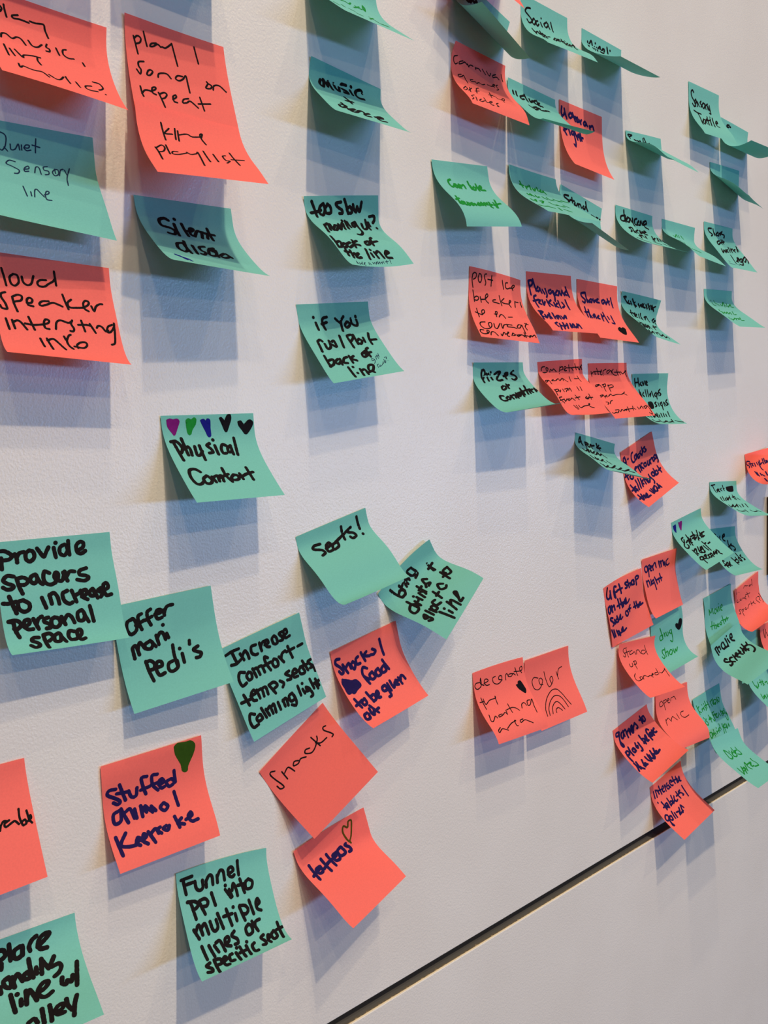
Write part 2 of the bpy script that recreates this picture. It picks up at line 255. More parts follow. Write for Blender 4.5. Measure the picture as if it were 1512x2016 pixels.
NOTES = [
["play_music","r",[162.066,293.8545,-0.0494,1.2183,-0.0417,0.4472,0.6582,0.9206,-0.0124],[-0.01,-1.14,0.1,-0.59,0.38,0.7,-0.17,-0.46,-0.04,-0.08,-0.08,0.23,-0.5,-0.05,-0.03,0.47,0.41,-0.28],"coral sticky note reading \"play music, live music?\" in the top left corner",[["k",1.15,"114,163 127,136 116,119;143,96 150,140 162,196;252,145 207,166 214,186 270,178 338,182;347,164 391,165 458,153 467,200 488,271;92,438 103,391 139,379 180,413 221,377 255,386 282,441;313,373 337,423 378,421 422,371;465,346 455,384 480,396 476,428 449,433;540,355 557,432;628,336 597,355 595,409 633,433 680,420;754,433 764,469;100,525 116,662;138,560 164,644;178,551 228,633 240,595 313,564 378,556;352,566 347,614 364,661;171,754 175,812 202,774 246,786 292,789 349,776 393,829;399,784 450,825 486,810 525,746;546,729 548,755 563,826;622,765 641,839;756,747 700,780 698,822 738,829 795,810;789,669 846,667 866,714 847,748 818,772;863,816"]]],
["play_one","r",[251.8615,303.5659,-0.0068,1.9587,-0.046,0.1586,0.2807,0.2989,0.3012],[-0.27,0.73,-0.28,0.21,-0.32,-0.18,-0.51,0.29,-0.06,-0.02,0.14,-0.38,-0.03,0.05,0.4,-0.22,1.15,-0.59],"coral sticky note reading \"play 1 song on repeat\", above another coral note",[["k",1.15,"77,174 91,235 107,329;81,196 115,162 146,176 136,215 97,239;176,107 201,232;293,176 246,194 231,223 264,213 305,182 336,200;350,194 383,194 441,142 448,133 465,223 483,339;678,98 703,254;153,388 104,405 99,445 117,478 103,521 76,483;183,466 167,510 195,509 226,467 203,454 179,474;271,508 282,472 330,452 368,455 395,488;514,435 467,441 442,475 472,490 516,462 550,419 557,492 562,591;757,425 768,443 738,493 787,488 803,455 775,441;813,495 829,448 887,433 948,482;85,645 91,710 101,741;89,717 127,674 189,671;176,674 225,642 228,620 195,636 193,684 222,696;249,669 271,739 288,807;256,681 304,655 327,670 301,710 267,726;378,705 415,675 413,652 383,676 387,723 418,729;535,658 486,678 472,716 513,706 550,682 619,736;655,614 676,750;627,691 754,660"]]],
["kind_playlist","r",[249.5348,242.4585,-0.0484,15.1029,0.1945,0.5419,0.8394,0.8482,0.2446],[-0.01,0.26,0.4,-0.76,1.22,-0.49,-0.53,-0.11,0.08,-0.3,0.45,-0.54,0.21,0.1,0.03,0.03,0.0,-0.08],"coral sticky note reading \"kind playlist\", stuck on the lower half of another coral note",[["k",1.15,"223,168 231,376;289,215 240,287 309,279;345,200 330,343;369,220 357,354;366,271 453,236 499,257 594,229;583,250 605,191 580,207 586,268 610,335;109,515 121,588 121,724;113,524 173,466 194,501 168,564 121,588;214,454 218,597;298,539 254,546 243,590 297,587 382,539;385,526 414,555 471,526 491,496 490,612 479,762;552,455 561,663;635,492 642,641;751,486 719,508 727,589 763,593 721,649;809,418 835,668;787,558 916,537"]]],
["quiet","t",[148.6374,212.9877,0.0331,0.763,-0.0173,0.4614,0.4311,1.3267,-0.1652],[0.05,-0.06,-0.09,0.0,-0.25,0.15,0.01,-0.03,-0.02,0.21,-0.12,0.39,-0.06,-0.05,0.09,0.57,0.19,-0.47],"teal sticky note reading \"Quiet Sensory line\" in thin pen at the left edge",[["d",0.75,"218,93 248,103 261,133 244,204 212,248 197,242;234,215 256,247;288,178 288,226 322,215 354,166 359,216;379,169 376,213;396,188 433,185 444,162 415,163 399,191 417,210 452,199;503,97 488,216;468,154 530,164;296,341 249,337 216,376 259,396 309,425 292,460 262,467;351,405 396,388 398,362 364,386 354,425 389,416;438,420 462,357 488,357 492,423;566,329 529,342 530,373 564,375 560,407 527,420;628,341 598,378 611,411 648,388 653,345 627,346 623,383;653,402 676,341 702,326;713,333 724,381;761,309 716,414 707,491;301,590 314,682;353,634 352,674;375,679 391,611 411,597 433,628 458,663;463,642 501,624 511,601 490,601 472,640 474,685 515,687"]]],
["loud","r",[154.0705,132.2752,-0.036,1.826,0.1259,0.398,0.4305,1.1942,-0.0152],[-0.33,-0.48,-0.16,0.01,0.04,0.59,-0.75,-0.15,-0.1,-0.04,0.26,0.05,-0.46,0.28,0.17,-0.1,1.01,-0.54],"coral sticky note reading \"loud speaker intersting info\" at the left edge",[["k",1.35,"88,133 102,213 110,290;176,173 145,206 150,266 179,281 212,242 207,182 176,173;242,186 248,237 277,261 312,241 337,167;437,189 390,196 362,224 374,255 416,254 453,224 494,194 508,174;512,100 515,163 517,229;92,357 60,372 55,406 79,459 86,491 87,515 49,511 38,484;141,393 148,459 165,527;141,393 184,367 217,376 208,416 167,432 150,439;249,434 285,429 298,398 276,382 253,405 258,452 296,461;428,394 378,401 349,429 363,447 406,431 459,404 499,413 538,430;556,309 568,378 585,449;623,350 588,385 597,428 658,425 711,417;711,417 760,386 774,354 746,343 722,376 727,425 758,446;790,391 808,439 830,391 867,361 894,357;65,607 79,705;111,615 123,694;112,638 150,614 178,630 215,692;243,569 275,687;208,635 270,641 352,626;352,626 395,606 403,581 376,575 358,611 363,658 394,664;448,657 463,592 499,568 563,584 597,560;598,555 583,591 601,637 588,663 567,661;675,548 692,650;642,593 717,584 750,589;745,570 782,654;800,603 817,581 847,587 875,628 900,615;943,555 902,580 888,631 920,627 958,573 964,538;963,543 953,643 934,736 902,758;304,769 322,853;357,762 385,873;357,783 401,761 430,778 489,864;560,699 541,714 518,767 528,818 554,848;502,723 512,757;596,831 595,799 631,768 674,763 680,793 643,825 570,818"]]],
["silent","t",[251.7018,182.4468,0.0441,1.701,0.1137,0.734,0.8638,1.3921,-0.0752],[-0.84,0.17,-0.11,0.08,0.6,0.05,-0.27,-0.01,0.04,-0.02,0.3,-0.06,0.06,0.07,0.26,-0.08,0.63,-0.24],"teal sticky note reading \"Silent disco\" with a blue marker smear near its lower edge",[["k",2.2,"294,209 257,191 200,218 203,283 282,304 315,342 287,395 232,383;363,187;342,245 334,401;424,232 435,388;443,317 504,306 528,274 491,280 471,357 506,381;506,381 565,295 603,317 582,390;609,301 659,321 642,386;687,248 695,400;628,312 741,321;315,526 242,551 217,639 260,684 306,636 309,527;335,494 313,598 319,697;397,551 384,692;528,539 465,562 460,618 491,648 456,693 428,681;624,545 561,577 521,678 588,681 629,580 579,609 587,571 610,639 604,697;704,618 641,669 672,700 738,666 725,623;725,623 760,680"],["b",1.5,"116,769 165,808 214,838 230,878;153,790 193,858"]]],
["top_green","t",[405.3284,391.9685,0.0478,0.5399,0.0531,0.7461,0.8848,0.9466,-0.0789],[-0.23,1.84,-0.44,0.72,-0.88,-0.01,-0.1,0.64,-0.1,0.3,-0.12,0.08,-0.03,-0.19,0.22,-0.08,0.56,-0.01],"teal sticky note with green writing, cut off by the top edge",[["g",1.5,"72,672 94,708 105,740;371,380 446,364 488,389 543,337;590,367 633,392 685,381;526,441 663,346;748,287 718,353 714,405 758,323 748,287;219,621 208,702;283,677 346,706;313,779 397,790;603,635 631,715 647,789 737,769 820,743;505,782 684,608;716,758 809,737"]]],
["music_dance","t",[408.6598,319.021,-0.0841,1.6983,-0.309,0.6856,0.843,1.0702,0.0865],[0.52,0.25,-0.13,0.08,-0.75,-0.18,-0.86,0.49,-0.3,0.16,-0.1,0.19,-0.92,-0.2,-0.25,-0.03,0.39,-0.01],"teal sticky note reading \"music & dance\" in bold black marker, strongly curled",[["k",2.4,"148,200 127,265 163,297 186,238 183,185 227,234 232,262 250,183 291,282;325,179 344,240 384,261 397,188;495,137 431,149 436,200 500,215 512,241 454,252;566,129;551,180 573,237;727,150 703,121 641,150 620,208 654,249 729,236;412,360 444,420 448,492;386,458 495,422;186,702 178,758 244,725 291,654 224,663;261,598 272,769;301,736 398,669 291,782 358,774 437,694;427,688 497,654 506,712;587,658 495,732 483,780 563,752;635,717 760,635 758,675 664,737 680,780 770,752"]]],
["too_slow","t",[397.6643,205.9531,0.1909,1.6576,-0.2308,0.8284,0.6153,1.1067,-0.1649],[-1.53,0.64,-0.4,0.26,0.64,-0.42,-0.43,-0.04,-0.06,-0.18,0.06,0.43,0.74,0.04,0.49,-1.46,0.25,0.45],"teal sticky note reading \"too slow moving up? back of the line\"",[["k",2.6,"95,54 122,140 123,213;58,171 157,156 202,142;243,77 194,111 178,173 217,196 255,143 248,87;301,88 265,123 268,175 331,171 333,114 295,83;478,66 409,80 433,117 486,149 489,180 447,184;527,41 550,109 566,188;598,115 555,140 580,183 623,174 612,126;641,95 653,143 679,175 696,117;696,117 729,171 762,70;139,332 88,469;139,341 207,312 147,435;231,319 196,432;295,333 214,411 244,428 328,349 303,333;362,315 319,413 427,299;447,269;437,306 401,399;490,272 466,387;512,285 521,359;634,286 571,313 569,358 633,313;634,299 636,374 630,446 566,499 513,495;719,314 704,389 766,373 794,290;796,266 804,397;830,297 836,343;863,230 930,227 932,271 897,305;924,377;44,555 40,652 33,718;40,652 113,634 84,709 33,718;149,663 89,702 133,722 183,677 149,663;254,645 183,677 194,721 263,691;314,611 286,720;378,618 288,660 372,690;556,624 492,642 481,683 551,667 597,615;669,556 624,586 586,692;549,650 705,624;104,751 93,835;75,780 156,792;161,764 148,862;165,820 206,805 194,861;215,833 259,805 205,826 211,868 263,860;410,750 378,882;474,759;452,808 454,856;509,795 521,873;522,810 583,784 606,877;659,831 736,807 714,783 670,817 658,873 731,886"],["d",0.55,"139,914 122,957;138,930 138,964;171,936 154,972 196,943;218,926 188,978;229,949 259,933 213,976 233,980;315,932 296,971;324,939 329,970;378,932 375,954 409,932;413,947 447,926 408,962;468,919 446,955 493,927 478,956;505,942 532,929 509,957;554,923 547,951;611,912 594,954;579,931 632,927;671,909 660,944;656,958"]]],
["if_you","t",[385.3775,118.8144,0.1392,0.5635,-0.1539,0.5267,0.6202,0.8603,0.0166],[-0.32,0.63,-0.09,0.02,0.14,-0.59,0.25,0.5,-0.08,0.02,-0.55,-0.43,0.34,-0.65,0.05,-0.0,-0.17,0.63],"teal sticky note reading \"if you run/play- back of line gift cards?\"",[["k",2.5,"202,145;221,204 224,289;384,149 324,164 308,226 316,292;294,226 371,206;496,172 553,228;616,154 567,211 542,324;652,215 608,250 617,289 678,254 666,216;716,182 712,243 758,272 791,248 790,156;128,441 122,510 113,571;132,434 169,417 190,440;203,476 203,546 258,523 279,441;281,483 323,530;310,457 345,446 340,524;457,386 425,547;552,408 557,495 559,562;559,394 622,385 626,429 569,475;650,388 644,519;701,450 647,489 685,523 725,482 703,458;765,441 758,500;874,384 841,463 839,539;847,479 937,480;104,632 102,714 106,777;110,702 185,690 163,750 99,776;253,692 197,726 226,758 276,722;279,695 267,770;386,680 335,695 302,747 350,760;420,669 419,763;480,677 426,706 489,743;678,627 611,663 612,707 677,686 688,635;740,588 701,614 705,712;652,668 752,650;319,820 325,958;381,822;389,913;454,863 446,956;470,881 514,880 513,953;540,925 612,905 661,834 597,832 561,896 611,938"],["d",0.55,"723,752 701,741 692,777 732,760 716,796 695,816;769,727 760,764;794,700 796,754;829,682 817,734;773,720 824,712;744,831 715,842 710,881;755,848 733,869 770,859;782,852 803,832;817,834 818,811 838,814;856,777 842,830;874,795 854,824;882,750 914,746 895,775;904,800"]]],
["physical","t",[263.0869,29.3997,0.0343,1.153,0.0178,0.6068,0.7502,0.8873,-0.0833],[-0.69,0.28,0.03,0.03,0.76,-0.19,-0.1,0.05,0.06,-0.03,0.27,-0.16,0.25,-0.13,0.07,-0.06,-0.08,0.0],"teal sticky note reading \"Physical Comfort\" under a row of five coloured hearts",[["k",2.3,"80,263 95,347 108,469;55,256 106,252 139,289 150,337 114,385 96,359;172,227 181,314 183,412;173,344 214,318 229,353 220,416;286,317 279,375 279,422 315,415 348,372;339,312 340,397 338,478;456,292 419,314 452,352 461,391 415,401;505,256;507,318 510,419;632,324 594,310 565,358 569,409 605,411;681,326 642,349 634,400 675,389 679,332 678,428;743,246 740,317 724,437;216,624 175,587 114,596 89,676 107,759 150,777 207,740;261,676 209,713 217,769 262,773 292,734 269,683;312,694 325,764;334,696 375,685 365,754;383,692 421,688 411,758;467,594 468,692 501,772;385,714 501,673;557,685 513,724 535,754 589,744 598,702 557,685;629,676 637,748;642,713 720,683;740,605 748,764;692,688 792,666"],["p",1.4,"#60,45 88,36 120,44 159,38 178,59 155,114 113,186 96,164 63,106"],["g",1.4,"#257,51 281,38 307,52 338,33 354,43 343,90 303,141 283,182 261,182 256,108"],["b",1.4,"#409,56 439,49 460,68 479,47 502,58 498,127 492,207 467,214 450,157 423,93"],["h",1.4,"#615,41 633,36 665,74 700,16 731,12 733,55 703,124 679,171 662,165 639,100"],["h",1.4,"#816,84 847,77 880,119 927,77 959,72 982,95 959,144 895,207 858,162 825,117"]]],
["provide","t",[144.1148,-50.1368,-0.0078,0.8014,0.0745,0.3356,0.2935,1.3544,-0.0429],[-0.24,-0.4,-0.1,-0.11,-0.04,0.15,-0.45,-0.13,-0.04,-0.07,0.39,0.06,-0.08,0.18,-0.01,-0.11,0.04,-0.04],"teal sticky note reading \"Provide spacers to increase personal space\" at the left edge",[["k",2.6,"61,138 56,232;58,78 97,82 146,122 123,154 51,158;171,112 183,152 183,187;184,143 207,111 245,102;291,94 260,117 258,169 288,190 325,159 322,111 291,94;354,83 379,125 404,163 430,118 450,85;513,51;494,93 504,179;589,72 548,95 543,147 579,169 610,128 605,83;622,44 620,111 623,169;688,140 744,115 752,75 722,63 688,95 695,155 729,167 763,148;138,304 88,293 52,328 79,358 123,381 115,406 71,409 43,388;159,324 168,396 187,459;163,325 212,322 248,353 218,385 170,383;312,308 277,322 264,356 292,386 321,354 319,314;324,337 341,384 360,399;429,310 390,291 373,343 382,389 420,412 465,400;460,399 491,367 499,323 479,311 464,355 493,385 527,385 557,312;542,319 568,395;566,358 599,317 642,322;747,303 687,319 680,355 731,370 754,391 714,414 651,397;78,470 96,541 118,617;23,522 70,529 127,520;183,515 142,526 142,582 178,613 220,598 227,552 183,515;334,515 358,605;399,498 408,578;398,506 434,485 462,524 470,587;550,483 508,504 515,567 554,599 581,590;588,488 616,590;606,535 653,515 664,498;665,552 712,532 709,495 676,509 673,554 713,582;767,494 741,518 744,554 781,551 772,495;779,505 803,581;844,495 813,519 854,542 831,576;857,525 906,504 904,462 871,471 869,535 886,570 928,566;46,678 80,692 86,753 108,823;51,675 113,680 139,719 102,751 79,743;160,739 203,720 204,686 171,689 161,731 187,765 227,768;241,683 271,775;263,721 281,689 312,672;363,689 329,697 325,722 362,746 369,778 335,781;412,696 384,714 384,767 423,782 454,751 444,710 412,696;470,701 493,771;491,731 523,691 554,714 571,766;648,666 610,687 609,749 651,756 668,705 648,666;664,704 692,776;722,641 730,705 736,778;255,849 211,846 197,871 238,899 246,928 209,943 177,913;296,833 298,890 308,966;296,833 347,828 371,865 330,896;420,836 382,857 377,906 417,913 436,857 420,836;434,866 463,928;555,845 514,833 495,877 510,916 552,919;563,910 607,878 609,836 577,844 573,892 591,932 629,923"]]],
["offer","t",[218.7408,-103.2431,0.0697,0.9876,0.0876,0.0832,0.2881,0.5957,0.1464],[-1.04,0.33,-0.2,0.08,0.52,-0.22,-0.43,0.01,-0.09,0.04,0.25,0.1,0.2,-0.35,-0.01,0.0,-0.24,0.36],"teal sticky note reading \"Offer mani. pedi's\" overlapped by the note on its left",[["k",2.3,"172,153 126,171 111,234 140,289 191,272 210,219 191,158 173,149;269,123 233,139 232,205 251,268;200,217 283,189;361,100 324,121 323,188 343,246;293,191 365,169;397,157 458,151 457,126 422,123 401,167 420,206 461,200;481,136 488,187;486,167 515,114 547,102 583,102;132,420 137,516;138,412 168,405 186,491;181,442 211,383 248,449;298,395 255,413 257,452 304,464 332,423 309,388;325,411 356,457;375,355 388,446;386,378 418,337 446,353 460,415;480,362 492,404;457,273;232,570 241,658 262,761;230,579 272,571 307,609 291,653 251,656;312,649 373,646 373,607 334,602 312,668 331,727 384,718;489,629 439,645 429,701 462,725 521,697 527,639;517,484 512,576 519,686;578,534;592,587 592,672;689,482 684,516;762,556 709,578 744,607 781,627 756,661 719,661"]]],
["increase","t",[300.2275,-149.114,0.236,1.1849,-0.0518,0.2396,0.2341,0.4667,-0.2075],[-0.88,0.25,-0.25,0.43,0.35,0.1,-0.17,-0.15,-0.04,0.07,0.21,0.3,0.24,-0.72,0.02,-0.24,-0.25,0.13],"teal sticky note reading \"Increase comfort- temp, seats, calming light\"",[["k",2.5,"58,88 132,77 214,81;134,90 155,211;89,208 147,218 203,200;216,139 240,217;237,171 274,131 297,176 299,227;411,124 356,122 344,185 376,222 407,225;455,121 461,215;461,169 497,128 534,132;512,169 557,166 548,127 520,138 530,195 563,215;639,120 608,142 617,204 660,212 662,154 639,120;743,118 702,124 729,171 733,208 695,203;744,166 799,154 791,109 760,126 768,200 821,199;197,336 143,316 109,377 120,449 174,442;241,351 204,378 213,427 253,423 264,373 241,351;296,343 305,437;318,353 343,354 353,431;369,354 405,360 413,431;503,314 468,287 461,352 487,443;427,370 520,367;566,354 533,384 544,435 591,434 596,379 566,354;630,360 666,434;650,392 676,346 722,332;767,300 783,435;735,350 838,349;884,352 947,350;92,535 112,655;38,597 148,607;160,579 226,578 217,540 174,564 170,628 206,647;249,556 252,647;270,566 307,572 303,649;322,568 358,575 355,652;399,572 441,683;399,572 467,570 492,616 436,635;538,592 573,632 544,664;683,546 630,556 672,599 670,632 626,623;699,600 770,598 761,559 719,574 713,630 763,642;839,572 802,590 807,639 863,642 851,578;878,520 907,639;827,567 923,576;985,551 938,559 971,610 988,631 940,631;988,656 988,684;126,763 80,739 50,801 61,873 126,873;179,789 131,809 139,846 194,841 187,799;220,743 240,854;264,776 281,852;285,787 320,770 327,853;341,781 372,773 364,860;424,777 426,858;488,785 489,855;483,795 530,783 527,862;619,770 572,781 573,839 631,833 619,770;633,800 635,870 611,904 568,877;713,734 713,839;776,735;757,790 768,843;806,791 800,835 844,833 818,797;837,818 857,898 822,910;883,734 896,846;892,809 930,804 944,869;948,765 969,846;902,802 988,797"]]],
["seats","t",[375.1511,-68.502,0.2458,0.6132,-0.114,0.8099,0.5832,1.8573,-0.0697],[-0.01,-0.29,0.09,-0.11,0.15,-0.08,-0.57,-0.37,0.06,0.12,0.89,0.85,0.06,0.41,-0.12,0.15,-0.45,-0.14],"teal sticky note reading \"Seats!\" alone in its upper half, bottom curled out",[["k",2.3,"280,187 198,180 169,211 260,260 274,305 223,322;315,265 398,245 389,214 335,236 321,307 376,313;486,245 420,254 396,312 476,299 494,249;471,239 620,193 739,151;613,100 599,256;738,154 681,191 743,224 763,269 702,282 682,254;850,61 852,214;854,285"]]],
["bring","t",[460.7229,-129.1487,0.6635,1.4121,-0.2479,1.0414,0.9538,0.8573,-0.1707],[-0.6,1.21,-1.37,2.54,1.18,-2.3,0.22,-0.54,-0.13,0.6,0.28,0.89,1.3,-1.13,0.3,-0.2,-0.97,1.2],"teal sticky note reading \"bring drinks & snacks to line\", turned sideways",[["k",2.3,"169,125 215,295;212,249 271,231 307,269 282,303 223,300;300,185 313,275;316,221 360,210;386,214 373,267;416,200 412,262;430,213 471,230 465,246;575,149 497,145 530,242 603,243 575,149;607,225 611,274 544,289;233,483 180,432 108,462 100,529 174,542 233,483;197,369 196,459 192,532;308,398;256,444 238,534;276,478 315,466;320,436 317,510;385,428 368,518;416,438 436,472 421,507;456,362 448,493;489,407 420,409;543,433 512,459;622,407 578,366 552,428 600,465 546,476;133,696 137,632 91,665 137,703 135,748 92,717;196,619 196,725;237,650 246,734;313,663 271,650 249,705 304,721 313,663;391,640 340,631 329,690 393,719;488,562 458,695;522,625 452,626;657,609 617,557 567,620 616,667 657,655;803,494 771,642;752,559 826,556;921,523 839,512 814,582 875,605 921,523;268,767 305,946;340,791;349,850 350,896;441,775 419,915;444,828 493,803 504,926;573,853 604,782 631,805 578,860 544,905 604,912;801,291 784,409;756,347 862,340;801,369 803,418"]]],
["snacks_food","r",[405.348,-170.5416,0.1988,0.9499,-0.0104,0.4337,0.6896,1.21,-0.1695],[-0.16,0.23,-0.02,0.16,0.13,0.15,-0.56,-0.14,0.02,0.05,0.56,0.32,0.39,-0.08,0.13,-0.11,-0.05,-0.21],"coral sticky note reading \"Snacks/ food to be given out\" in navy",[["n",2.7,"105,126 58,117 39,159 85,217 108,277 74,293 55,255;127,205 159,314;159,248 210,219 219,284;271,224 235,250 258,310 293,264 271,224;358,199 320,214 315,273 363,282;411,169 440,284;489,190 440,222 519,255;578,195 619,233 583,260 534,250;707,121 719,322;423,370 374,339 335,395 346,474 365,536;341,440 388,493;468,432 415,451 420,507 479,501 468,432;564,431 511,451 516,507 576,500 564,431;646,434 603,458 603,502 663,495 662,430;668,369 705,497;67,604 92,723;36,678 148,654;190,652 135,671 138,717 187,707 190,652;254,605 279,729;272,669 332,664 329,719 275,733;352,707 399,684 398,650 357,676 365,725 397,729;535,636 485,646 480,689 535,692 541,638;544,662 545,765 504,780;580,634 580,724;630,623 632,714 682,669;686,683 732,670 712,649 685,693 722,710;763,639 772,722;777,679 809,637 839,645 850,689;102,804 51,814 38,870 90,873 112,822;162,776 149,841 169,864 207,810;192,750 236,868;163,842 279,823;#53,355 101,381 158,417 214,431 241,491 222,509 167,521 111,544 88,522 40,516 38,452 34,388"]]],
["table","r",[77.9659,-194.9613,0.0214,0.7423,0.1092,0.3939,0.4523,0.48,0.0433],[-0.01,0.29,0.01,0.45,0.05,0.01,0.01,-0.02,-0.02,0.01,-0.09,0.02,0.02,-0.36,-0.01,-0.41,-0.04,0.06],"coral sticky note at the left edge showing only the word end \"table\"",[["k",1.3,"720,524 733,486;726,495 756,462 779,464;802,465 763,483 770,510 822,490 846,486 870,519;890,400 885,474 897,535;889,513 923,499 928,532 902,540;948,432 955,522;943,519 971,503 970,477 957,511 972,541"]]],
["stuffed","r",[203.9674,-213.0534,0.0301,1.2407,0.0916,0.0084,0.4743,0.4753,0.1138],[-0.29,-0.17,0.17,-0.02,0.86,0.15,-1.01,-0.14,-0.07,-0.07,0.53,-0.09,0.41,0.07,-0.02,-0.05,-0.31,-0.16],"coral sticky note reading \"Stuffed animal Keepsake\" in navy with a green heart",[["n",2.5,"124,255 62,248 46,286 112,339 157,384 133,405 94,376;161,224 206,387;129,301 241,319;242,312 264,378 308,379 322,310;423,232 371,230 380,315 401,396;355,344 444,337;527,245 474,243 475,333 520,399;460,328 551,328;533,352 587,341 568,304 536,323 551,388 590,385;657,334 610,348 633,400 691,374 665,336;695,263 698,377;140,464 80,485 79,568 136,560 151,482;155,455 198,596;191,495 236,483 260,575;276,497 280,582;335,488 336,588;346,506 379,560;376,502 433,578;431,521 464,574;548,531 511,562 546,602 584,572 555,533;669,462 683,598;57,685 73,860;150,677 82,764 141,801 208,811;212,799 262,774 241,752 218,801 246,826;271,792 322,768 302,739 278,794 315,837;347,734 384,848;369,756 420,731 435,780;464,732 430,749 461,789;522,738 487,755 523,783 548,748;620,686 639,795;678,720 638,751 689,783;715,748 784,728 778,696 745,729 767,781 829,781"],["G",1.6,"#717,33 751,13 836,24 884,26 920,73 900,152 837,256 825,305 787,293 776,221 727,112"]]],
["snacks","r",[330.4992,-253.1192,0.5483,1.1744,-0.1077,0.2333,0.4794,0.418,0.2555],[-0.04,-0.47,0.03,0.17,0.29,0.99,-0.34,-0.41,-0.16,-0.11,-0.36,-0.04,0.35,0.11,-0.03,-0.19,-0.25,-0.48],"coral sticky note reading only \"snacks\" in thin pen, turned diagonally",[["k",1.1,"143,152 98,120 80,147 97,237 119,323 119,366 79,351 68,299;198,220 201,329;215,256 265,237 289,252 310,326;409,270 367,244 335,273 390,294 441,275 498,305;587,263 540,243 516,271 571,315 633,306 709,259 728,226;668,186 695,331;674,268 720,312 806,319;877,215 843,206 831,236 872,308 885,346 858,355"]]],
["tattoos","r",[360.6001,-331.4548,0.2148,1.6316,0.0729,0.9923,0.8941,1.3462,-0.2584],[-1.48,1.69,-0.45,1.38,0.9,-1.7,0.28,-0.21,0.12,0.24,0.26,0.41,1.58,-1.66,0.47,-0.49,-0.52,0.63],"coral sticky note reading \"tattoos\" beside an outlined olive heart",[["n",2.4,"103,230 105,410;69,344 189,321;207,303 145,308 151,359 205,363 213,306;269,253 291,414;236,352 340,326;356,249 385,402;298,330 459,324;482,295 420,301 424,363 486,371 496,303;560,276 503,293 511,356 589,358 567,280;641,279 619,288 665,336 672,378 633,377"],["o",1.5,"709,311 672,245 645,140 674,80 721,121 750,60 792,67 771,148 737,237 703,285 709,311"]]],
["funnel","t",[256.1532,-310.9796,-0.0636,1.1128,0.0965,0.5,0.6067,1.4046,0.0469],[-1.13,1.06,0.22,1.42,1.28,-1.79,0.17,0.1,0.03,0.35,-0.26,0.19,0.73,-1.24,-0.01,-0.11,-0.68,1.25],"teal sticky note reading \"Funnel ppl into multiple lines or specific seat\"",[["k",2.5,"48,81 159,79;68,93 79,222;78,138 163,137;185,134 190,201 222,228 258,211 263,148;294,217 300,159;298,168 338,123 368,141 366,215;417,210 423,146;427,156 461,109 493,126 496,208;543,168 603,145 586,107 550,122 552,180 582,202 608,189;658,65 657,201;74,293 106,313 126,460;79,291 150,308 178,344 145,370 113,370;190,320 227,446;202,315 256,313 280,347 261,379 219,375;334,285 349,400;493,259;483,294 506,338 528,382;525,305 541,376;555,323 581,263 600,326 602,384;660,241 685,378;625,294 711,298;754,265 714,289 711,347 768,352 793,299 754,265;77,544 111,632;91,571 127,519 144,534 155,610;147,562 191,522 206,545 217,621;256,524 267,600 295,618 325,591 321,526;350,479 377,622;449,467 472,624;405,524 501,525;527,472;533,535 536,602;592,487 622,625;600,479 659,497 681,542 650,571 607,558;711,459 730,596;779,533 819,515 808,472 781,504 782,563 821,590;116,705 134,826;187,720 214,827;241,738 267,803;264,718 309,715 333,818;347,765 399,746 401,709 365,715 357,769 403,795;477,682 439,712 486,756 483,794 448,796;642,670 603,700 610,761 666,751 670,693 642,670;688,656 727,762;709,716 724,672 774,664;145,864 101,881 143,919 138,950 91,939;193,853 196,988;202,856 253,866 255,909 211,911;268,904 317,892 309,863 277,886 282,944 321,952;384,867 353,875 345,927 385,934;426,874 440,957;450,832;483,834 500,949;463,889 533,886;550,850 558,947;570,816;640,854 608,873 611,935 647,941;762,817 725,834 755,880 749,914 716,910;794,874 828,854 808,834 789,883 806,917;880,819 842,848 851,900 896,883 891,823;951,755 947,922;915,822 988,817"]]],
["place","t",[104.0494,-307.4036,-0.0314,0.5828,-0.031,0.7392,1.2198,1.2678,0.1155],[0.01,0.01,-0.02,0.01,-0.07,-0.02,0.0,0.02,0.0,0.06,0.02,0.13,0.0,0.06,0.01,0.12,-0.0,-0.01],"teal sticky note reading \"place landing line w/ volley\" in the bottom left corner",[["k",2.9,"364,94 393,108 399,151 356,176;362,205 356,245;436,72 437,138 436,201;520,120 474,138 465,182 485,206 528,191 543,135;541,121 535,193;660,83 623,101 593,146 598,182;662,171 716,141 772,98 737,86 693,105 665,151 680,194 734,203;398,325 356,343 361,386 396,408 414,366 398,325;426,336 429,419;437,362 471,326 497,394;549,337 512,357 519,388 558,391 556,339;574,242 574,318 583,401;619,329 615,378;671,278 652,397;674,293 694,330 712,374;772,295 728,366 798,365 810,401 779,442 740,460;323,378 321,426;793,497 780,549 808,573 824,538 851,569 876,513;938,410 884,623;387,470 389,539 392,632;435,486;453,540 446,592;504,486 485,605;498,546 530,491 548,531 564,605;591,545 649,525 686,486 655,472 616,493 585,542 606,594 644,606 693,585;504,759 461,777;514,770 524,814;581,704 569,841;642,700 637,776 625,852;666,793 722,782 745,742 706,737 671,770 679,819 731,823;774,709 770,775 790,831;858,713 819,795 791,892"]]],
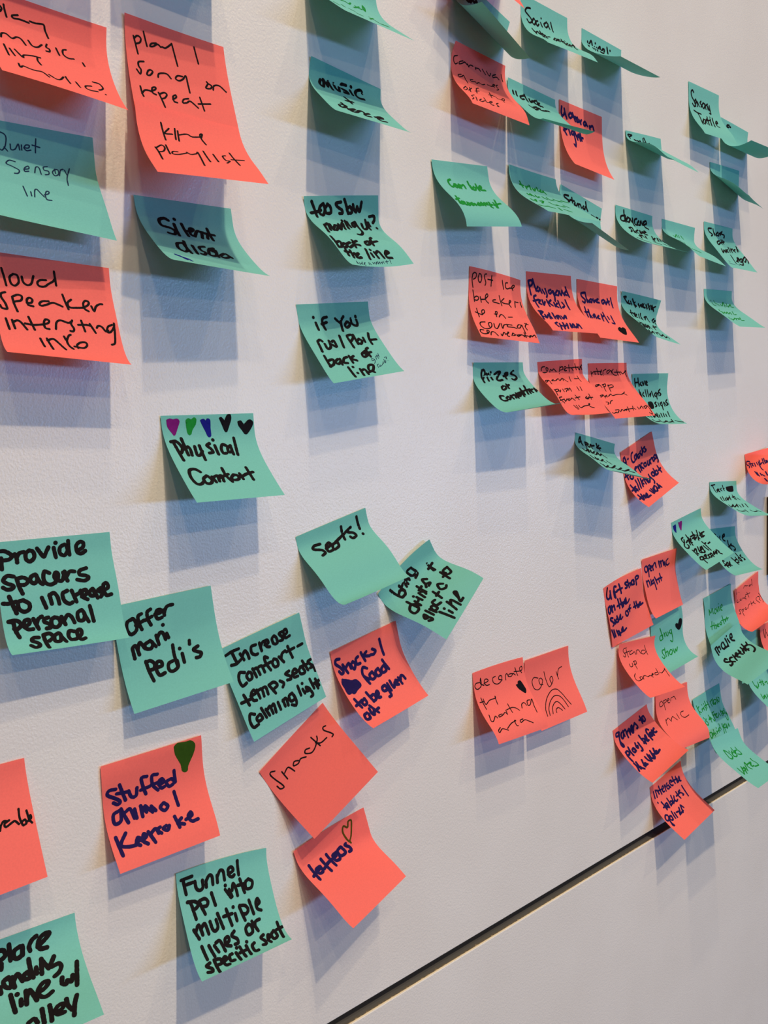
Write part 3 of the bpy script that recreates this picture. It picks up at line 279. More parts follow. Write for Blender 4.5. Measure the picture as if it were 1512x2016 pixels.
["decorate","r",[580.1742,-223.8702,-0.0,0.4571,0.0692,0.371,0.7677,0.288,0.0362],[-0.35,-0.92,0.03,0.77,0.46,0.54,-0.11,0.06,0.05,0.19,0.35,-0.0,0.49,0.87,-0.03,0.01,-0.62,-0.65],"coral sticky note reading \"decorate the waiting area\" with a small black heart",[["k",0.95,"114,158 46,153 22,195 64,236 141,201 139,104 129,174 190,213;195,190 277,174 255,144 212,146 204,192 240,225 293,226;423,147 368,159 373,220 444,254 523,229 545,173 502,158 477,195 543,221;612,236 617,176 648,159 662,180;763,182 699,175 667,199 728,211 772,183 812,210;821,113 855,224;794,163 942,173 961,121 912,136 923,175 944,204;85,357 104,519;44,408 117,414;118,378 133,456 218,421 333,417 336,393 330,454 329,503;94,600 71,686 106,696 183,641 201,674;312,642 249,645 238,670 318,657 369,636 392,663;406,612 395,671;494,540 493,669;425,610 528,603 591,626 630,671;695,653 725,605 781,592 799,638;908,582 853,582 822,644 870,642 949,578 921,670 904,770;149,804 91,836 97,863 165,829 219,849 256,871;257,846 362,800 462,786;466,780 440,780 434,845 461,858;599,794 541,799 535,831 621,813 685,849 739,884"],["h",1.2,"#785,339 822,340 836,306 875,302 900,332 920,386 930,433 899,472 854,436 808,387"]]],
["color","r",[658.5135,-227.4131,0.0322,1.818,-0.0854,0.1647,0.4689,0.4221,0.0966],[0.01,0.06,-0.0,-0.06,-0.03,-0.25,-0.01,0.03,0.01,0.03,0.06,0.06,-0.02,0.03,-0.01,0.1,-0.02,0.22],"coral sticky note reading \"Color\" above a drawn rainbow of four arcs",[["k",0.95,"273,315 190,289 140,335 152,428 214,469 290,449 356,374 329,329 285,344 294,411 348,424;415,258 428,365 461,484 567,425 562,358 512,385 525,454;676,318 691,428;688,374 735,292 813,273;215,850 236,750 328,628 470,546 586,552 657,635 698,728 740,819;266,853 293,765 374,681 483,629 573,643 631,710 669,836;333,846 376,762 450,715 508,717 552,770 586,847;407,850 417,813 468,794 502,817 530,851"]]],
["carnival","r",[573.0929,377.3691,-0.0365,5.3978,-0.4288,0.271,0.742,0.4062,0.1445],[0.76,-0.24,0.0,0.08,-0.78,0.58,-0.58,0.03,0.12,-0.15,0.93,-0.71,0.39,0.74,0.19,-0.09,0.05,-0.81],"coral sticky note reading \"Carnival games off the sides\"",[["k",1.0,"98,140 44,166 45,215 76,246 112,224;204,171 147,198 142,225 193,204 236,176 283,192;289,180 314,213;314,203 343,179 389,180;428,178 443,205;443,184 497,178 527,200;560,164 618,215;638,166 688,210 717,169;814,156 755,184 758,210 826,184 869,204;922,125 938,212;161,357 105,382 108,413 166,386 202,361 217,435 227,476;354,373 305,390 309,416 372,400;384,389 399,418 449,386 498,403 554,376;602,366 673,368 751,328 743,311 707,343 732,369;806,302 770,334 795,375 749,407;130,583 64,651 67,690 138,627 139,579;205,569 144,705;236,574 133,669;380,513 322,555 259,682;256,633 349,590;544,542 496,685;483,619 562,593;533,616 594,609 617,660;637,651 720,654 758,585 698,633 696,702;156,772 83,825 90,867 44,912;151,823 123,904;232,834 176,883 211,893 277,850;312,770 294,869;306,872 390,847 419,808 366,839 367,888 409,887;531,797 480,836 501,875 470,879"]]],
["top_fold","t",[584.0202,443.9888,-0.3188,0.7904,-0.1054,0.4534,1.022,1.4935,-0.0537],[-0.16,-0.45,-0.1,-0.4,0.17,0.19,-0.04,-0.18,-0.06,-0.08,-0.11,0.14,0.04,0.07,-0.02,0.08,-0.1,0.06],"teal sticky note at the top, curled over so its dark underside shows",[["k",2.2,"232,221 264,222 297,183;301,205 328,148 356,164 391,121 405,140;558,116 588,131"]]],
["nina","t",[776.9507,450.8414,-0.028,0.4467,-0.1544,0.7836,1.0601,1.3107,0.0095],[0.35,-0.11,0.01,-0.05,-0.3,-0.05,-0.2,0.16,-0.12,0.03,-0.17,-0.03,-0.18,0.13,-0.17,0.07,-0.22,0.01],"teal sticky note near the top, right of the social interaction note, curled over",[["k",2.1,"149,141 163,213;163,213 234,107 274,213;337,110;316,168 317,228;370,162 374,220;372,205 452,122 457,202;524,136 470,197 534,194 566,135 525,129;630,78 654,165;708,100"]]],
["social","t",[675.8362,454.7372,-0.0167,0.5729,-0.0683,0.3078,0.9054,0.658,0.1099],[-0.84,-0.24,-0.36,-0.2,-0.03,0.07,-0.39,-0.18,-0.1,-0.09,0.1,0.16,0.14,-0.21,0.19,-0.19,0.36,-0.37],"teal sticky note reading \"Social interaction\" at the top edge",[["k",1.7,"198,132 129,149 93,199 141,227 203,264 208,310 146,345 117,305;258,245 218,307 248,341 293,281 267,242;343,252 302,278 307,340 357,296;423,190;403,255 420,313;525,215 472,256 503,296 565,237 536,205;558,228 582,295;629,181 645,314;160,440 166,507;184,480 169,559;182,520 255,458 261,522;317,423 284,555;246,509 353,459;324,501 388,481 277,585 328,581;391,500 347,598;418,508 482,477;611,448 519,537 535,567 652,449;692,441 613,523 652,527;753,414 716,530;671,493 778,452;780,473 713,592;820,423;848,462 691,626 711,649 874,484;888,477 743,685;870,539 986,452 720,824"]]],
["red_tip","r",[577.3147,483.6888,-0.4138,0.5924,0.0414,0.5713,0.8155,0.6579,0.2521],[0.01,-0.1,0.01,-0.02,0.01,0.04,0.01,-0.02,0.01,0.01,0.01,0.05,0.01,0.04,0.0,0.05,-0.02,-0.0],"coral sticky note of which only a corner tip shows at the top edge",[]],
["clock","t",[651.1928,365.3857,-0.0357,1.7758,-0.0689,0.7202,0.7882,1.5042,0.0705],[0.13,0.29,-0.08,0.0,-0.24,-0.17,0.25,0.7,-0.13,0.01,-0.73,-0.89,0.16,0.39,-0.01,0.25,-0.11,0.36],"teal sticky note with bold black writing, just right of the carnival games note",[["k",2.2,"93,149 86,205;154,141 149,211;300,156 222,198 219,247 285,219;324,134 345,244;411,171 410,234 477,176;540,153 483,196 519,223;570,143 590,245;619,168 550,227 654,227;290,356 329,412 411,414;358,375 479,305;354,444 522,314 510,373 651,324;664,307 749,288"]]],
["water","r",[735.6085,365.34,-0.009,0.7681,0.0026,0.1073,0.3719,0.6864,-0.0559],[-0.45,-0.03,-0.03,0.06,0.38,0.18,-0.36,-0.01,0.02,-0.0,0.39,-0.01,0.02,0.05,0.07,-0.06,0.16,-0.19],"coral sticky note reading \"Water gun fight\", partly hidden by a curled teal tip",[["n",2.3,"50,87 37,159 56,223;45,219 92,187 117,139;106,100 127,164 158,226;243,129 207,165 241,199 289,152 243,122;290,117 356,213;277,169 359,156;370,175 406,152 392,212 439,200;440,172 486,224;475,199 500,164;584,166 547,196 569,226 619,193 584,166;607,188 642,216;691,204 701,245;703,216 765,187 799,243;588,300 610,324;151,312 90,341 80,401 123,463;66,411 156,361;189,367 210,441;284,358 241,405 272,426 317,372 284,358;302,390 319,519 292,596 266,571;319,357 379,474;365,433 420,390 439,475;450,354 477,465;401,432 511,420"]]],
["provide_two","t",[859.0923,361.6293,0.0783,0.7158,0.0597,1.2105,0.8036,1.2111,-0.1239],[-0.15,-0.87,0.27,-0.22,0.87,0.1,-0.05,1.75,-0.1,0.48,-0.26,-0.11,0.08,1.54,-0.4,0.72,-1.05,0.04],"teal sticky note reading \"Provide\" small and steeply curled, right of the water gun note",[["k",1.7,"65,58 161,60 84,96;49,69 103,119;215,126 269,134;301,129 355,137;375,117 411,145;469,72 471,135;500,60 569,153;501,131 558,139;601,141 647,126 610,163 664,180;665,238 753,262;795,239 809,271"]]],
["sensory","t",[1002.4962,452.9134,0.0161,0.641,0.008,0.108,0.5456,0.4443,0.1294],[-1.12,-0.4,-0.04,-0.1,1.12,0.09,-0.47,0.18,-0.21,0.09,-0.23,0.2,0.07,-0.01,-0.19,0.14,-0.45,0.27],"teal sticky note reading \"Sensory Tactile\" in the upper right",[["k",2.0,"160,144 125,118 81,151 103,226 178,289 202,343 160,377 114,340;193,333 234,288 227,243 189,287 207,366;259,270 266,352;281,277 326,338;399,238 362,270 413,306 383,337;468,246 425,303 472,342 523,269 468,246;525,257 541,338;545,276 609,237;595,253 611,335;625,282 656,337;666,249 681,332 676,398 633,395;119,456 215,479 322,481;223,484 240,572 188,732;342,578 248,665 255,715 377,601 342,578;447,552 355,639 364,687;498,496 400,705;390,597 550,559;578,521 475,704;596,480;670,484 566,709;680,610 767,571 776,521 699,588 672,664 725,688"]]],
["si","t",[1084.599,427.6994,-0.0368,1.0868,-0.1022,0.3485,1.2557,1.7909,0.0251],[-0.31,-0.33,0.45,-0.24,1.44,-0.27,-0.02,-0.17,-0.02,0.03,-0.0,0.24,0.27,-0.09,-0.52,0.33,-1.58,0.91],"teal sticky note curled steeply behind the sensory tactile note at the right edge",[["k",2.0,"308,60 235,73 228,99 292,100;325,80 364,79"]]],
["blank","t",[1055.9342,364.0,0.0447,0.8684,-0.0554,1.0288,0.8129,1.0826,-0.2706],[-0.66,-0.35,0.35,-0.37,1.38,-0.69,0.09,0.9,0.17,0.28,0.63,0.0,0.44,0.69,-0.32,0.73,-1.38,1.03],"teal sticky note almost blank, steeply curled, below the sensory tactile note",[["d",1.4,"563,234 637,241;737,251 838,269;863,263 940,283"]]],
["corn","t",[542.6587,263.8454,0.131,1.1258,0.0343,0.6773,0.6821,-0.0751,-0.0666],[-0.55,0.78,-0.2,0.1,0.13,-0.53,-0.41,0.15,-0.04,-0.01,0.15,-0.19,-0.44,-0.79,0.27,-0.08,1.18,0.59],"teal sticky note reading \"Corn hole tournament\" in green marker",[["g",2.1,"249,228 202,245 185,292 205,347 251,327 287,288;307,293 268,325 285,352 332,310;365,287 329,354;388,298 365,357;394,311 455,291 452,347;564,230 563,293 569,349;580,292 587,347;639,299 587,347 627,358 671,310;700,255 702,364;710,334 785,299 777,273 722,319 751,344 834,343;96,543 54,686;37,618 121,583;122,641 71,692 120,688 148,646;157,653 139,701 180,698 208,656;226,662 199,711 268,666;293,656 265,706 337,668 332,700;432,641 374,688 417,692 485,635;494,625 460,688 557,627 513,691;612,621 556,662 601,666;659,606 612,707;683,649 611,691 631,722;742,605 720,714;834,537 738,712;701,664 892,606"]]],
["trivia","t",[650.7898,279.0865,0.0068,2.1505,0.0637,0.7391,0.9884,0.8966,0.0472],[-1.45,1.92,-1.74,0.86,-2.62,0.41,-1.95,-0.95,-0.21,-0.4,0.84,-0.44,-1.57,-1.51,1.9,-1.27,6.61,-1.46],"teal sticky note reading \"trivia\" over three small green lines, strongly curled",[["g",1.8,"175,183 187,275;148,234 218,240;255,246 248,292;263,259 313,234;346,234 333,289;347,213;392,253 391,300 446,249;493,217 483,279;559,247 509,289 574,283 607,252;597,254 620,311;165,408 173,436 236,400 210,448;243,428 258,457;316,409 306,466 374,436;450,416 461,457 499,470;535,414 552,466 614,472;662,423 718,453 807,450;833,409 908,421 963,428;90,565 85,619 168,581;185,562 117,652;224,604 314,576 194,684;419,583 434,649 490,673;510,637 569,675 648,662;691,591 731,662;26,796 120,809 220,777;214,807 290,825;403,774 375,865;485,803 576,853"]]],
["stand","t",[734.6,277.3,-0.18,1.0,-0.05,0.55,1.0,1.35,-0.06],[0.0,0.0,0.0,0.0,0.0,0.0,0.0,0.0,0.0,0.0,0.0,0.0,0.0,0.0,0.0,0.0,0.0,0.0],"teal sticky note reading \"Stand\" in black, behind the end of the green trivia note",[["k",1.9,"200,93 115,112 108,140 187,154 237,160 206,178;279,95 307,159;246,138 344,121;366,138 347,170 408,166 416,132;435,125 459,167;447,133 485,120 520,157;566,116 550,146 602,153 606,114;600,42 637,115 675,152;771,181 846,187;887,172 930,170;973,174 988,169"]]],
["daycare","t",[837.7806,272.5521,-0.0104,0.957,-0.0523,0.6462,0.9592,1.2825,0.0154],[-1.07,0.09,-0.18,0.1,0.68,0.19,-0.39,0.13,-0.06,-0.04,0.13,-0.26,0.1,-0.27,0.19,-0.14,0.43,-0.07],"teal sticky note reading \"daycare share for kids\" in black",[["k",2.1,"245,120 140,147 111,215 194,218 266,150 247,112;218,44 227,140 229,230;312,142 257,205 326,211 367,149 314,133;382,146 405,196;445,127 427,211 440,257;564,114 499,143 480,219 532,229;618,139 545,207 615,213 659,149;680,128 698,197 738,136;731,191 825,147 819,108 751,142 747,217 833,246;306,318 222,349 253,391 177,451;329,324 274,453;312,389 313,456;458,342 354,405 394,435;518,340 454,433 583,349;553,394 682,339 653,321 575,415 657,408;391,464 274,612;291,538 448,478;417,517 425,547;530,470 453,572;760,423 636,602;820,450 636,567;906,428 810,548;947,446 898,539;988,454 988,542;118,645 200,714 315,756;542,652 679,705;845,627 955,681"]]],
["gift","t",[937.8385,272.6521,0.0008,0.4082,-0.115,0.9553,0.8491,0.8899,-0.0914],[-0.76,-0.31,0.17,-0.11,1.15,-0.03,-0.02,0.02,0.08,0.07,0.29,0.29,0.3,0.16,-0.08,0.11,-0.53,0.05],"teal sticky note with short faint green writing between the daycare and shoes off notes",[["g",1.5,"281,243 318,273 406,205;434,190 429,258;499,199 484,257;570,197 619,251;318,373 73,623;12,738 24,798;91,779 365,802"]]],
["shoes","t",[1039.9961,284.643,0.0303,0.645,-0.0358,0.5757,0.5958,0.7808,-0.0194],[-0.73,0.1,0.01,-0.02,0.76,-0.17,-0.29,-0.54,-0.01,0.03,0.27,0.66,0.55,-0.03,-0.01,0.04,-0.58,0.1],"teal sticky note reading \"Shoes off walk on legos\" near the right edge",[["k",2.0,"252,88 141,101 164,154 255,192 190,232;308,91 322,205;331,154 376,209;471,128 396,175 459,199 505,143;522,151 607,112 527,180;627,100 581,144 690,161 638,220;408,305 290,345 252,413 394,356;500,270 429,377;554,275 498,368;371,359 581,307;242,519 181,618 319,535 295,603 408,510;478,501 355,570 429,573;577,435 499,564;633,454 574,568;709,457 580,514;809,458 679,515 736,534;950,372 832,522;925,429 900,500;412,653 376,848;454,801 654,701 601,695 507,807;772,688 607,758 648,791 783,712;748,741 628,857 504,858;971,625 807,709 814,772 987,663;988,624 963,666 988,709 922,785"],["d",0.6,"144,812 177,834;93,870 193,884 294,897;381,860 465,889"]]],
["post_ice","r",[589.9388,174.9124,-0.0761,0.7841,-0.023,0.095,0.5044,0.5534,0.2527],[0.26,-0.8,0.14,0.34,0.0,-0.08,0.06,-0.13,0.01,0.1,-0.05,0.17,-0.03,0.05,-0.1,0.06,-0.22,0.19],"coral sticky note reading \"post ice breakers to encourage conversation\"",[["k",1.15,"65,86 56,160 78,260;58,98 93,67 132,81 121,129 78,156;185,67 167,122 186,170 217,170 236,121 216,73 185,67;323,50 292,60 288,102 316,159 303,198;425,53 418,189;352,112 446,111;635,78 661,189;741,90 701,102 701,155 733,171 781,152;781,152 846,140 879,106 855,100 822,133 844,173;78,296 91,362 97,442;96,393 142,365 181,380 150,417 100,420;208,360 219,434;218,396 285,385;285,385 351,332 339,302 306,339 306,393 347,429;488,359 441,372 437,395 487,399 551,406;567,292 588,430;653,316 598,364 637,387 726,385;726,385 777,336 756,328 733,384 755,429;833,418 854,330 868,333 914,332;955,319 957,362 958,399;111,537 119,659;75,592 142,613 181,620;181,620 237,575 235,540 195,557 185,607;402,578 440,585 466,538 436,542 426,620;467,621 514,576 552,584 574,628;634,603 708,594;181,735 101,751 79,801 122,850 205,841 267,793 280,737 234,749 218,812;323,746 309,816 345,826 429,734;451,731 437,816 487,755 551,734;631,739 562,740 537,777 598,778 653,779 686,796;792,722 752,720 704,774 752,776 807,721 807,777 809,863;912,681 859,743 868,798;875,685 930,701;95,880 43,879 27,915 65,944 144,929 178,885 146,881 133,923;180,952 209,902 258,897 299,952;361,919 370,944 424,885 440,910;436,917 507,883 499,871 463,934 494,943;543,925 576,882 599,893;572,922 622,903;696,895 641,908 654,926 725,892 770,920;785,853 793,930;749,902 836,900;848,905 899,886 853,924;905,905 963,873 974,911"]]],
["playground","r",[674.9066,179.796,0.0324,0.3628,-0.0353,0.3246,0.761,0.4834,0.0361],[0.25,-0.77,0.18,-0.18,0.13,0.32,-0.4,-0.53,0.01,-0.03,0.56,0.45,0.51,0.76,-0.27,0.15,-1.26,-0.37],"coral sticky note reading \"Playground for kids/ Rubber spikes\" in navy",[["n",2.2,"42,125 61,200 68,314;42,125 111,116 125,164 70,200;137,98 180,205 195,255;241,196 208,237 246,258 281,217;273,212 309,278;330,231 367,287;394,217 416,297 390,340;516,222 457,248 482,282 547,243;547,243 571,325 549,390;565,242 599,300;658,226 608,275 663,297 692,236;701,235 727,293 768,220;765,232 801,290;858,227 810,265 857,287;853,169 902,309;166,321 114,347 111,423 121,512;75,411 197,386;228,391 177,439 216,458;272,389 259,470 319,413;369,385 376,486;458,381 400,423 453,475;507,418 496,488;570,428 516,473 557,500;612,387 600,513;688,410 706,464 643,503;784,366 775,528;78,591 19,770;61,591 140,596 45,668 82,721;132,664 99,738 202,661;251,624 169,753;222,696 214,742;322,621 276,748;320,709 399,670 321,755;417,669 393,752;455,685 447,749;456,740 563,662 520,737;232,832 171,861 190,918;261,856 219,968;248,890 288,904;350,835 298,957;376,884 311,919;425,848 377,945;499,844 464,926 565,850 557,921 655,870;470,889 517,917;650,847 605,921;680,854 686,928"]]],
["share","r",[761.9813,180.7308,-0.0067,0.6794,-0.0381,0.316,0.6375,0.5737,-0.0095],[-0.46,-0.13,0.02,0.01,0.51,0.14,-0.55,-0.17,-0.02,-0.01,0.48,0.15,0.12,0.12,-0.02,-0.02,-0.15,-0.15],"coral sticky note reading \"Share out/ therapy\" with a black heart in its corner",[["n",2.2,"172,179 92,199 102,245 168,287 141,334 99,319;192,177 215,320;212,271 255,316;312,260 262,296 317,310 341,264;373,254 378,303 419,268;438,272 496,242 442,291 511,296;638,240 581,264 598,307 663,263;666,250 681,305 726,256;735,218 764,303;689,279 779,251;821,197 843,341;107,408 82,580;65,494 149,485;176,441 133,589;160,527 176,584;222,549 277,514 219,580;287,513 271,589;378,525 310,577 362,586;460,495 428,618;448,540 504,519;523,460 533,638;603,523 611,567;703,499 698,589 693,644 632,643"],["h",1.2,"#691,742 756,714 792,731 845,709 882,738 809,847 744,859 691,826 666,787"]]],
["park","t",[847.2506,175.5415,-0.0232,1.8882,-0.2995,0.7779,0.8771,1.0488,-0.1887],[-0.2,0.02,0.39,-0.81,1.07,-2.1,0.7,-0.18,-0.07,-0.07,-0.66,0.16,0.41,-1.44,-0.75,0.52,-2.38,2.68],"teal sticky note reading \"Park worker teaches a dance &\" right of the therapy note",[["k",1.9,"65,76 169,160;65,76 122,68 116,106;203,119 191,158 246,163;256,124 290,170;290,82 392,194;368,122 349,150 421,178;457,135 507,180 521,139 567,172 556,122;595,116 594,162 653,173;651,122 708,179;695,102 775,183;766,118 737,149;788,142 806,113 835,175;806,113 888,195;809,165 906,118;238,269 135,433;166,330 294,312;279,339 356,301 240,402;396,316 285,390 356,391;471,304 425,393;534,280 494,395;523,356 523,407;617,340 683,315 617,387;710,312 756,403;931,318 869,362 903,395 965,342 962,426;125,544 12,749;12,647 153,580;227,556 12,750 254,592 29,745;401,545 109,734 511,545 207,739;501,559 388,700;806,475 617,654;667,554 922,478;12,835 12,854;85,791 12,891 230,797 150,877;330,793 298,865;319,818 494,774;477,801 410,882 634,795;679,771 576,889 772,819 751,884"]]],
["interactive","t",[1038.6436,197.8178,0.0592,0.4698,-0.0479,0.8018,0.8559,1.0723,-0.0265],[0.18,-0.07,0.16,-0.14,0.22,-0.32,0.08,0.14,-0.01,0.04,-0.09,0.04,-0.2,-0.12,-0.22,0.13,-0.35,0.41],"teal sticky note with three centred words in small green letters near the right edge",[["g",1.4,"176,199 185,209;285,199 283,254;180,248 173,311 223,328;287,266 353,287 355,326;450,269 458,320 611,226 539,343;596,273 624,323;706,244 665,335 841,260 792,327 876,336;142,447 96,516 159,511;159,511 101,580 235,522 206,573 342,514 282,584 439,524 379,594;589,480 486,587 584,581;98,691 89,760;150,734 130,780 322,709 273,773;335,724 461,717 370,761;540,682 460,764 572,767"]]],
["prizes","t",[591.3561,82.0866,0.0418,1.4639,-0.292,0.7098,0.8898,1.7381,0.0721],[0.45,-0.26,0.07,-0.08,-0.27,-0.07,-0.56,-0.47,-0.07,0.14,0.37,1.07,-0.04,0.31,-0.21,0.14,-0.48,-0.08],"teal sticky note reading \"Prizes or Competition\" in bold black",[["k",2.6,"168,105 155,157 173,268;168,105 207,100 225,148 179,213;256,148 266,247;268,182 294,149;337,131;325,172 342,232;405,163 470,131 525,132 464,188 423,236 456,257 523,247;571,192 638,182 670,147 621,152 601,193 610,232;793,121 728,161 793,188 808,229 746,261 711,244;465,351 415,378 407,425 480,400 495,362;536,327 529,405;536,358 581,338;315,540 261,534 230,590 251,635 310,634;389,557 330,593 364,623 417,577;443,546 444,615;470,549 524,538 498,604;571,510 539,609;586,537 566,578;606,548 661,520 593,581;718,425 662,590;605,514 736,486;728,477 703,560;828,386 772,551;756,480 882,460;840,473 828,541;925,465 869,493 884,530;967,453 955,521;968,470 988,501"]]],
["competitive","r",[691.3634,87.2142,0.1021,0.2015,-0.0743,0.7776,0.4602,1.8645,-0.0997],[-0.61,-0.43,0.31,-0.66,1.26,-1.38,-0.34,-0.48,-0.06,0.16,0.41,1.19,1.05,0.22,-0.66,0.69,-2.82,1.35],"coral sticky note reading \"competitive game/ & prize is front of line\"",[["k",1.1,"151,72 90,79 74,123 114,155 191,148 220,104 177,90 180,130;250,158 272,119 304,138 343,118 397,162;488,92 454,197;487,109 542,95 541,136 485,144;568,138 614,129 615,100 578,109 584,157 630,160;689,80 692,177;633,119 780,128;743,126 779,170;828,69 855,163;781,122 912,124;893,129 930,169 950,120;949,139 988,97 969,108 987,173;93,289 31,293 24,326 120,291 105,366;235,283 174,303 247,309;265,310 359,276 356,317 459,276 439,324;470,285 514,357;643,260 597,355;732,306 826,315;840,265 832,377;55,483 35,575;37,482 140,476 105,511 45,512;137,499 136,528 179,495;239,485 233,530;284,490 372,482 278,535;353,520 417,479 403,540;608,473 588,550;682,481 653,557;103,608 34,621 92,706;22,659 117,650;131,645 129,684 194,651;230,655 197,671 238,682 253,651;266,672 313,651 357,696;424,615 459,694;386,659 513,653;674,665 625,687 682,707 731,672;755,632 754,722;654,690 807,695;267,765 311,839;322,771 336,835;378,777 401,821 499,805 604,805;604,805 658,791 634,781 636,829 716,860"]]],
["app","r",[780.2312,89.9387,0.0397,0.9703,-0.1613,0.4737,0.7197,0.6345,0.074],[-0.13,-0.81,0.26,-0.29,0.77,0.06,-0.42,-0.22,-0.05,0.01,0.32,0.29,-0.24,0.55,-0.39,0.26,-0.74,0.09],"coral sticky note reading \"interactive app game or something\"",[["k",1.1,"73,121 91,194;89,158 153,122 176,171;212,75 256,173;173,123 335,125;303,137 337,101 305,174 346,175;372,188 376,126 419,102 450,96;544,104 468,127 492,159 573,116 596,154;638,99 603,129 639,181 706,195;732,106 747,196;662,143 829,145;791,132 814,184;833,133 872,172 936,141;934,147 972,128 939,134 957,214;203,329 119,340 101,367 204,343 231,387;289,332 273,458;261,345 351,327 336,363 288,375;408,344 378,472;384,365 495,348 507,385 414,404;152,522 75,534 57,565 147,538 151,588;226,535 170,556 217,568;242,561 338,518 347,551 479,535 572,541 650,521;691,499 650,521 689,566;88,668 133,680 87,719;147,706 209,660 260,646;39,882 61,900 136,881;145,840 233,839 165,891 111,887;233,880 313,836 321,869 386,841;372,857 431,836 392,866;477,798 436,894;405,843 569,838;613,791 558,870;606,840 629,858;711,815 706,864;739,850 822,806 816,855;953,799 865,826 875,859 958,816 972,833 970,914 947,974 903,941"]]],
["have","t",[868.4818,80.3216,0.0603,1.3739,-0.1375,0.2693,0.7486,1.3412,-0.1084],[-1.09,-0.1,0.08,-0.42,1.21,-1.05,-0.36,-0.15,0.01,0.09,0.57,0.55,0.3,-0.16,-0.25,0.41,-1.01,1.09],"teal sticky note reading \"Have challenges & signs\" partly under a coral note",[["k",1.8,"66,75 89,201;82,138 170,134;153,70 191,192;248,136 215,167 270,188;281,131 316,183 335,120;372,159 417,147 380,121 373,172 430,187;181,255 191,361;205,295 223,369;297,299 261,337 296,365;353,262 367,368;411,264 426,371;460,346 504,321 473,373;534,295 566,384;662,314 603,352 641,381 683,329;663,355 659,424;703,343 735,311 707,371;789,266 737,304 800,348 755,373;591,476 535,502 575,534 514,560;643,494 637,552;763,486 690,518 724,558;757,515 701,626;813,489 812,563;841,505 861,551;948,453 888,493 945,526 886,552;52,729 86,750;152,724 147,763;251,711 223,767 361,699 339,753;420,684 350,774;452,722 401,776;546,692 491,771;622,696 569,766;678,717 646,771;799,673 737,777;77,815 86,879 218,884;277,835 272,915 478,882;447,868 461,922 644,904;687,846 624,930;766,885 834,914 963,943;#356,471 446,469 474,499 439,572 334,574 331,521"]]],
["a_park","t",[755.2278,12.4741,-0.1915,0.4065,-0.0735,1.02,0.982,1.6906,0.0201],[-0.16,-0.46,0.32,-0.29,0.91,-0.33,0.27,0.39,0.02,0.14,-0.13,0.09,0.36,0.3,-0.39,0.42,-1.4,0.68],"teal sticky note reading \"A park workers leads\" with its curled tip over a coral note",[["k",2.0,"99,143 102,76 123,49 143,104 183,166;92,132 162,107;247,103 267,183;267,106 313,116 279,141;332,118 308,161 354,166 381,116;400,118 405,176;425,132 478,117;527,78 602,172;597,95 538,144 641,131;125,248 153,296 272,228 199,325;242,219 269,274;326,232 276,323 409,247;334,285 346,346 487,245;490,263 453,335 569,261;570,280 602,358;97,442 66,559;182,473 114,566 215,510;172,547 210,581 354,488;280,536 308,595;419,515 436,601;77,683 93,719;121,712 100,780 253,695;185,756 290,747 507,624;381,701 445,747 630,655;503,731 603,747 848,639;754,685 828,709 909,710"]]],
["cards","r",[839.2588,-13.5982,0.3384,0.9599,-0.0404,0.095,0.5507,0.9124,-0.0307],[1.84,0.98,-0.14,0.28,-2.05,-0.22,-0.22,-0.8,-0.12,-0.01,-0.36,0.66,0.62,-0.65,0.19,-0.21,0.0,0.18],"coral sticky note reading \"Q-Cards to encourage talking about the note\"",[["n",2.2,"98,109 60,118 50,160 74,207 113,222 124,180 91,107;92,191 132,253;178,169 193,168;339,119 299,128 279,199 303,264 341,279 375,268;418,181 376,197 386,257 426,248 424,187;440,181 478,268;514,209 465,223 494,267 531,248;613,133 620,209 593,264;568,181 545,205 589,255;620,209 647,220 645,178 711,162 702,191 737,222 724,237 678,240;334,389 369,379 339,367 309,395 322,433;401,375 428,482;417,399 460,375 473,472;542,376 504,377 493,422 538,466;626,402 577,407 580,450 630,454 638,407;693,404 675,464 720,466 740,415;756,413 760,475;785,417 839,405 844,467;880,413 843,423 856,472 908,442;938,395 901,405 916,454 954,444 953,396;961,421 977,497 944,527;988,411 988,469;37,363 64,406 78,460;12,399 109,401;163,431 124,447 157,490 207,483 208,450;58,555 76,629 69,691;22,639 127,636;147,618 92,628 95,676 142,661 135,691;219,538 217,607 180,690;288,543 276,608 238,691;345,569 325,631 297,692;377,611 325,631 349,662;416,602 397,685;446,616 458,696;483,624 484,700 552,657;576,595 570,628 591,676 600,729 564,761;708,601 651,611 647,655 701,662 712,612;751,566 750,620 731,676;784,617 736,632 748,675 807,665 811,621;880,570 888,637 888,689;853,640 929,628;62,746 70,803 72,860;24,814 87,802;129,762 111,816 98,853;119,820 170,806 139,856;180,834 225,839 245,806 193,831 179,869 280,872;351,802 360,851 368,880;397,796 394,849 382,876;440,809 416,874;522,790 465,813 443,867 485,880 534,818;604,792 564,869;522,856 583,858 612,829 616,877"]]],
["story","r",[1152.3938,-23.7824,0.109,0.4473,0.0813,0.5474,1.663,1.9098,0.4053],[0.34,-0.23,-0.02,-0.02,-0.49,-0.07,0.67,0.96,0.08,0.21,-0.21,-0.13,-0.42,0.25,-0.07,0.14,0.12,-0.06],"coral sticky note reading \"Storytelling\" in navy, cut by the right edge of the photo",[["n",1.7,"129,158 32,152 27,211 100,252 73,279;140,167 153,285;97,206 197,214;235,212 187,251 224,266;279,220 268,283;341,215 346,267;401,211 359,346 352,412;442,187 407,283;428,270 479,248;541,175 490,291;584,176 533,287;600,228 562,288;622,236 594,292;165,381 152,479;191,408 160,509;238,450 210,515;238,506 228,570;350,470 274,598;168,629 93,785"]]],
